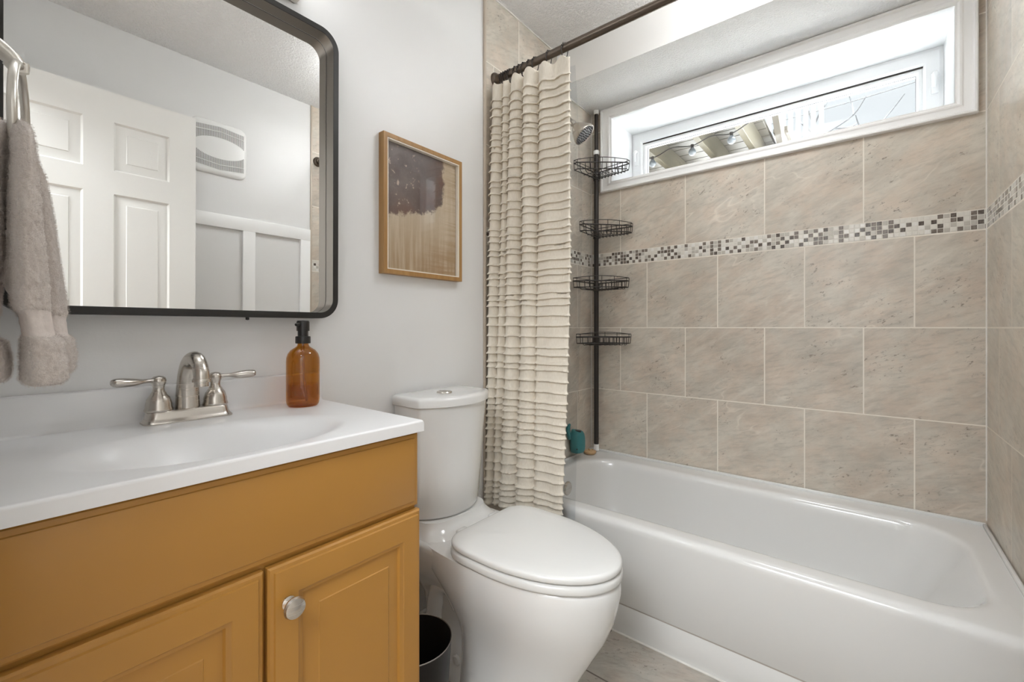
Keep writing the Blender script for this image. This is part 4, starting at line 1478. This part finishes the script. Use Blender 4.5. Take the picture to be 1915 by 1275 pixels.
ring_x = [0.036, 0.048, 0.060, 0.070, 0.082, 0.106, 0.128, 0.150, 0.176, 0.205, 0.268, 0.338]
rm = None
for i, x in enumerate(ring_x):
    if rm is None:
        bm = NB()
        n = 30
        tube(bm, [(0.002 * math.sin(2 * PI * k / n), 0.0185 * math.cos(2 * PI * k / n) * (1 if math.sin(2 * PI * k / n) > 0 else 0.9), -0.010 + 0.0265 * math.sin(2 * PI * k / n)) for k in range(n)], 0.0019, 8, closed=True)
        proto = finish('curtain_ring', bm, M_wire, None, smooth=60)
        proto.location = (x, ROD_Y, ROD_Z)
        bm = NB()
        for a in (30, 60, 90, 120, 150):
            lathe(bm, [(0.0, -0.0036), (0.0030, -0.0022), (0.0036, 0.0), (0.0030, 0.0022), (0.0, 0.0036)], (0.002 * math.sin(R(a)), 0.0185 * math.cos(R(a)), -0.010 + 0.0265 * math.sin(R(a))), 8)
        ball = finish('roller_balls', bm, M_wire, None, smooth=60)
        ball.parent = proto
        rm, rb = proto, ball
    else:
        o = rm.copy()
        COL.objects.link(o)
        o.location = (x, ROD_Y, ROD_Z)
        o.rotation_euler = (0, 0, R(random.uniform(-12, 12)))
        c_ = rb.copy()
        COL.objects.link(c_)
        c_.parent = o
    o = proto if i == 0 else o
    if i < 8:
        tag(o, 'dark roller ring bunched with others at the left end of the shower rod', 'curtain ring', 'curtain rings bunched on the rod')
    else:
        tag(o, ['spaced dark curtain ring, fourth from the curtain open right edge', 'spaced dark curtain ring, third from the curtain open right edge',
                'spaced dark curtain ring, second from the curtain open right edge', 'dark curtain ring at the open right edge of the curtain'][i - 8], 'curtain ring', 'spaced curtain rings on the rod')


def fold_profile(zr, npts):
    """folded curtain section at height fraction zr (0 bottom, 1 top): list of (x, y)"""
    # fold limits, bottom and top
    lim0 = [0.004, 0.030, 0.056, 0.138, 0.222, 0.322]
    lim1 = [0.012, 0.066, 0.104, 0.168, 0.240, 0.359]
    k = zr ** 0.8
    lim = [a + (b - a) * k for a, b in zip(lim0, lim1)]
    lim[5] = 0.341 + 0.038 * min(1.0, zr * 1.8) - 0.010 * max(0.0, zr - 0.6)
    lim[0] = max(lim[0], 0.004)
    hts = [0.044, 0.036, 0.056, 0.053, 0.030]
    out = []
    wts = [1.0, 0.9, 1.7, 1.6, 1.6]
    tot = sum(wts)
    for f in range(5):
        a, b = lim[f], lim[f + 1]
        m = max(4, int(npts * wts[f] / tot))
        h = hts[f] * (1.0 - 0.25 * k)
        c = (a + b) / 2
        hw = (b - a) / 2 * (1.0 if f == 4 else 0.93)
        p0, p1 = -128.0, (84.0 if f == 4 else 128.0)
        for i in range(m + (1 if f == 4 else 0)):
            ph = R(p0 + (p1 - p0) * i / m)
            cs = math.cos(ph)
            x = max(0.003, c + hw * math.sin(ph))
            y = 1.364 - h * math.copysign(abs(cs) ** (0.5 if f == 4 else (1.0 if cs > 0 else 0.8)), cs)
            y += 0.004 * math.sin(7 * x * 10 + zr * 5)
            if f == 4:
                y += 0.007 * math.sin(2.2 * ph + 0.6) * (0.4 + 0.6 * k)
            if f < 2:
                y -= (0.030, 0.014)[f] * (1 - 0.7 * k)
            out.append((x, y))
    return out


ZT, ZBm = ROD_Z - 0.040, 0.362
rows = []     # (z, outward, ridge index)
zc = ZBm
ri = 0
rnd = random.Random(3)
rows.append((ZBm, 0.0, -1))
zz = ZBm + 0.014
while zz < ZT - 0.035:
    hgt = rnd.uniform(0.75, 1.15)
    for dz, dn in ((-0.0095, 0.0), (-0.0046, -0.0026), (-0.0004, -0.0040), (-0.0010, 0.0010), (-0.0058, 0.0064), (-0.0056, 0.0084), (-0.0034, 0.0084), (0.0004, 0.0036), (0.0060, 0.0004)):
        rows.append((zz + dz, dn * hgt, ri))
    step = rnd.choice([0.028, 0.033, 0.037, 0.041, 0.022])
    rows.append((zz + step * 0.5, 0.0, ri))
    zz += step
    ri += 1
for q in (0.030, 0.018, 0.008, 0.003, 0.0):
    rows.append((ZT - q, 0.0, -1))
rows.sort(key=lambda r: 0) if False else None
verts = []
NP = 230
ncol = None
for z, dn, rid in rows:
    zr = (z - ZBm) / (ZT - ZBm)
    pr = fold_profile(min(max(zr, 0), 1), NP)
    ncol = len(pr)
    for i, (x, y) in enumerate(pr):
        a, b = pr[max(i - 1, 0)], pr[min(i + 1, ncol - 1)]
        tx, ty = b[0] - a[0], b[1] - a[1]
        l = math.hypot(tx, ty) or 1
        nx, ny = ty / l, -tx / l            # outward (towards the room)
        d = dn
        zj = z
        if rid >= 0:
            w_ = nz(i * 0.055, rid * 3.1)
            zj += 0.0045 * w_ + 0.0011 * nz(i * 0.5, rid * 7.7) + 0.0008 * nz(i * 1.7, rid * 4.1)
            d *= 0.9 + 0.35 * nz(i * 0.45, rid * 5.3) + 0.2 * nz(i * 1.4, rid * 2.3)
            if 15 < rid < 25 and abs(i - ncol * 0.905) < 6 and 0.50 < zr < 0.58:
                d *= 0.15
        d += 0.0014 * nz(i * 0.08, z * 9.0)
        # scalloped top between the rings
        if zr > 0.93:
            sag = 0.018 * (0.5 - 0.5 * math.cos(2 * PI * (x - 0.338) / 0.066)) if x > 0.1 else 0.012 * abs(math.sin(x * 90))
            zj -= sag * (zr - 0.93) / 0.07
        verts.append((max(0.002, x + nx * d), y + ny * d, zj))
faces = []
for r_ in range(len(rows) - 1):
    o_ = r_ * ncol
    for i in range(ncol - 1):
        faces.append((o_ + i, o_ + i + 1, o_ + ncol + i + 1, o_ + ncol + i))
me = bpy.data.meshes.new('shower_curtain')
me.from_pydata(verts, [], faces)
me.update()
M_curt, t, b, out = new_mat('cream_cotton')
geo = ND(t, 'ShaderNodeNewGeometry')
mp = ND(t, 'ShaderNodeMapping')
mp.inputs['Scale'].default_value = (500, 500, 60)
t.links.new(geo.outputs['Position'], mp.inputs['Vector'])
nn = noise_node(t, mp.outputs[0], 1.0, 3, 0.6)
c = mixc(t, maprange(t, nn.outputs['Fac'], 0.3, 0.7, 0, 1), (0.70, 0.635, 0.53), (0.80, 0.745, 0.655))
t.links.new(c, b.inputs['Base Color'])
b.inputs['Roughness'].default_value = 0.9
b.inputs['Sheen Weight'].default_value = 0.2
bump(t, b, nn.outputs['Fac'], 0.4, 0.001)
me.materials.append(M_curt)
me.polygons.foreach_set('use_smooth', [True] * len(me.polygons))
cu = bpy.data.objects.new('shower_curtain', me)
COL.objects.link(cu)
tag(cu, 'cream shower curtain with rows of ruffled fringe gathered to the left', 'shower curtain')
sm = cu.modifiers.new('thickness', 'SOLIDIFY')
sm.thickness = 0.0012
sm.offset = 0

# clear liner hanging just behind the curtain
bm = NB()
cols_ = []
for i in range(60):
    f = i / 59
    cols_.append((f, 0.0022 * math.sin(f * 26)))
rows_ = []
for k in range(30):
    zf = k / 29
    z = 0.33 + (ROD_Z - 0.045 - 0.33) * zf
    xr = 0.352 + (0.384 - 0.352) * min(1, zf * 1.6) - 0.030 * max(0, (zf - 0.72) / 0.28)
    rows_.append([bm.verts.new((0.02 + (xr - 0.02) * f, 1.4225 + dy, z)) for f, dy in cols_])
for a, b2 in zip(rows_[:-1], rows_[1:]):
    for i in range(59):
        bm.faces.new((a[i], a[i + 1], b2[i + 1], b2[i]))
tag(finish('shower_liner', bm, M_liner, smooth=80), 'clear vinyl shower liner hanging behind the cream curtain', 'shower liner')

# ------------------------------------------------------------------ shower head
sh = thing('wall_shower', 'brushed nickel bell shower head on an arm from the left wall', 'shower head', (0.0, 1.80, Z(1.02)))
bm = NB()
lathe(bm, [(0.028, 0.0005), (0.027, 0.006), (0.012, 0.012), (0.0, 0.012)], (0.0, 1.80, Z(1.005)), 24, Matrix.Rotation(R(90), 3, 'Y'))
finish('escutcheon', bm, M_nickel, sh, smooth=45)
bm = NB()
tube(bm, smooth_path([(0.008, 1.80, Z(1.005)), (0.05, 1.80, Z(1.012)), (0.09, 1.80, Z(1.0)), (0.122, 1.80, Z(0.968))], 6), 0.0105, 14)
finish('shower_arm', bm, M_nickel, sh, smooth=60)
ax = Vector((0.66, 0.19, -0.79)).normalized()
Mq = Vector((0, 0, 1)).rotation_difference(ax).to_matrix()
HB = Vector((0.115, 1.80, Z(0.975)))
bm = NB()
lathe(bm, [(0.0, -0.004), (0.014, -0.004), (0.016, 0.008), (0.014, 0.016), (0.022, 0.024), (0.036, 0.042), (0.046, 0.062), (0.0535, 0.078), (0.0555, 0.086), (0.0545, 0.090), (0.050, 0.0905), (0.0475, 0.086), (0.0, 0.086)], HB, 36, Mq)
hd = finish('head', bm, M_nickel, sh, smooth=40)
bm = NB()
lathe(bm, [(0.0, 0.0865), (0.047, 0.0865), (0.047, 0.0875), (0.0, 0.0885)], HB, 32, Mq, False, False)
finish('face_plate', bm, simple('shower_face_grey', (0.42, 0.43, 0.45), 0.3, metal=0.6), hd, smooth=40)
bm = NB()
for rr_, nn_ in ((0.010, 6), (0.022, 12), (0.034, 18), (0.043, 24)):
    for k in range(nn_):
        a = 2 * PI * k / nn_
        lathe(bm, [(0.0026, 0.0875), (0.0022, 0.0915), (0.0, 0.0925)], HB + Mq @ Vector((rr_ * math.cos(a), rr_ * math.sin(a), 0)), 6, Mq)
no = finish('nozzles', bm, simple('nozzle_rubber', (0.06, 0.065, 0.075), 0.5), hd)
no['label'] = 'dark rubber spray nozzles'

# ------------------------------------------------------------------ tension-pole corner caddy
PX, PYY = 0.046, 2.165
cd = thing('corner_caddy', 'dark bronze tension pole caddy with four wire baskets in the tub corner', 'shower caddy', (PX, PYY, 0.405))
bm = NB()
tube(bm, [(PX, PYY, 0.432), (PX, PYY, Z(0.955))], 0.0128, 18)
tube(bm, [(PX, PYY, Z(0.955)), (PX, PYY, BZ - 0.018)], 0.0105, 18)
finish('pole', bm, M_wire, cd, smooth=60)
bm = NB()
lathe(bm, [(0.0145, 0.0), (0.0160, 0.003), (0.0160, 0.018), (0.0135, 0.022), (0.0, 0.022)], (PX, PYY, Z(0.952)), 20)
finish('locking_collar', bm, M_whiteplastic, cd)['label'] = 'white plastic collar'
for z0, z1 in ((0.3985, 0.433), (BZ - 0.022, BZ - 0.0005)):
    bm = NB()
    lathe(bm, [(0.0145, 0), (0.0145, z1 - z0)], (PX, PYY, z0), 20)
    finish('end_cap', bm, M_whiteplastic, cd)['label'] = 'white plastic end cap'


def basket(z, rot, L=0.215):
    """triangular corner basket: apex at the pole, curved wire front"""
    bm = NB()
    Rm = Matrix.Rotation(R(rot), 3, 'Z')

    def tr_(u, v, h):
        # u along the back wall (+x), v along the left wall (-y)
        p = Rm @ Vector((u, -v, 0))
        return Vector((PX + p.x - 0.008, PYY + p.y + 0.008, z + h))

    def outline(s, h, fr=0.0):
        A = (0.012, 0.012)
        B = (L * s, 0.012)
        B2 = (L * s, 0.035)
        C2 = (0.035, L * s)
        C = (0.012, L * s)
        pts = [A, B, B2]
        m = 12
        for i in range(1, m):
            f = i / m
            bulge = 0.003 * math.sin(PI * f)
            pts.append((B2[0] + (C2[0] - B2[0]) * f + bulge, B2[1] + (C2[1] - B2[1]) * f + bulge))
        pts += [C2, C]
        return [tr_(u, v, h + (fr * math.sin(PI * min(1, max(0, (k - 2) / m))) if 2 <= k <= m + 2 else 0)) for k, (u, v) in enumerate(pts)]
    tube(bm, outline(1.0, 0.052, 0.010), 0.0019, 6, closed=True)
    tube(bm, outline(1.0, 0.036), 0.0032, 6, closed=True)
    tube(bm, outline(0.98, 0.004), 0.0026, 6, closed=True)
    # U-shaped wires: across the floor from each back side to the front, turned up at the end
    n = 9
    for i in range(n):
        f = (i + 0.7) / (n + 0.4)
        u = 0.02 + (L * 0.95 - 0.02) * f
        vmax = (L - u) * 0.97 + 0.012
        vmax = max(vmax, 0.03)
        pts_ = [(u, 0.012, 0.036), (u, 0.014, -0.004), (u, vmax * 0.93, -0.006), (u + 0.003, vmax + 0.006, 0.002), (u + 0.004, vmax + 0.010, 0.036)]
        tube(bm, [tr_(*p) for p in pts_], 0.0019, 5)
    for i in range(3):
        f = (i + 1) / 4
        v_ = L * f * 0.8
        tube(bm, [tr_(0.012, v_, -0.003), tr_(L - v_, v_, -0.003)], 0.0015, 5)
    # upright posts tying the rails
    o1, o2, o3 = outline(1.0, 0.052, 0.010), outline(1.0, 0.036), outline(0.98, 0.004)
    for k in (1, 2, 5, 8, 11, 14, 15):
        if k < len(o1):
            tube(bm, [o1[k], o2[k], o3[k]], 0.0016, 5)
    # clip round the pole
    lathe(bm, [(0.0155, -0.004), (0.0165, 0.0), (0.0165, 0.036), (0.0155, 0.040)], (PX, PYY, z), 18)
    return finish('basket', bm, M_wire, cd, smooth=60)


for zr, rot in ((0.812, -6), (0.492, 3), (0.205, -7), (-0.085, -2)):
    basket(Z(zr), rot)

# ------------------------------------------------------------------ small things on the tub corner
tl = thing('bath_pod', 'rounded teal container with a dark top slot on the tile above the tub rim', 'container', (0.002, 1.985, 0.424))
bm = NB()
rings = []
for z, k in ((0.0, 0.55), (0.003, 0.80), (0.012, 0.94), (0.03, 1.0), (0.06, 1.0), (0.082, 0.95), (0.098, 0.84), (0.108, 0.66), (0.114, 0.40), (0.116, 0.15)):
    rings.append([(0.0012 + 0.033 * (1 + u) * (0.6 + 0.4 * k) , 1.985 + 0.046 * k * v, 0.424 + z) for u, v in rrect(-1, 1, -1, 1, 0.85, 7)])
loft(bm, rings)
finish('body', bm, M_teal, tl, smooth=60)
bm = NB()
tube(bm, smooth_path([(0.012, 1.945, 0.50), (0.012, 1.928, 0.535), (0.012, 1.93, 0.56), (0.012, 1.945, 0.575)], 5), [0.011] * 10 + [0.010, 0.009, 0.008, 0.007, 0.006, 0.004], 14)
finish('hook', bm, M_teal, tl, smooth=60)
bm = NB()
rings = [[(0.040 + 0.017 * k * math.cos(2 * PI * i / 20), 1.978 + 0.012 * k * math.sin(2 * PI * i / 20), z) for i in range(20)] for z, k in ((0.528, 1.0), (0.5385, 1.0), (0.5405, 0.9), (0.541, 0.3))]
loft(bm, rings)
finish('slot', bm, M_blackp, tl, smooth=45)['label'] = 'dark top slot'
bm = NB()
lathe(bm, [(0.0, -0.002), (0.0035, -0.002), (0.003, 0.0015), (0.0, 0.002)], (0.055, 1.9425, 0.452), 12, Matrix.Rotation(R(90), 3, 'X') @ Matrix.Rotation(R(25), 3, 'Y'))
finish('pin_hole', bm, M_blackp, tl, smooth=45)

sd = thing('soap_saver', 'small round bamboo disc beside the caddy pole on the tub corner', 'soap saver', (0.044, 2.098, 0.3925))
bm = NB()
lathe(bm, [(0.0, 0.0), (0.024, 0.0), (0.031, 0.006), (0.033, 0.012), (0.032, 0.0165), (0.027, 0.019), (0.0, 0.0195)], (0.044, 2.098, 0.3925), 32, None, False, False)
finish('disc', bm, M_bamboo, sd, smooth=45)
bm = NB()
for dx, dy in ((-0.010, 0.004), (0.008, 0.010), (0.0, -0.008)):
    lathe(bm, [(0.0035, 0.0), (0.0030, 0.007), (0.0, 0.008)], (0.044 + dx, 2.098 + dy, 0.4119), 10)
finish('pegs', bm, M_bamboo, sd)
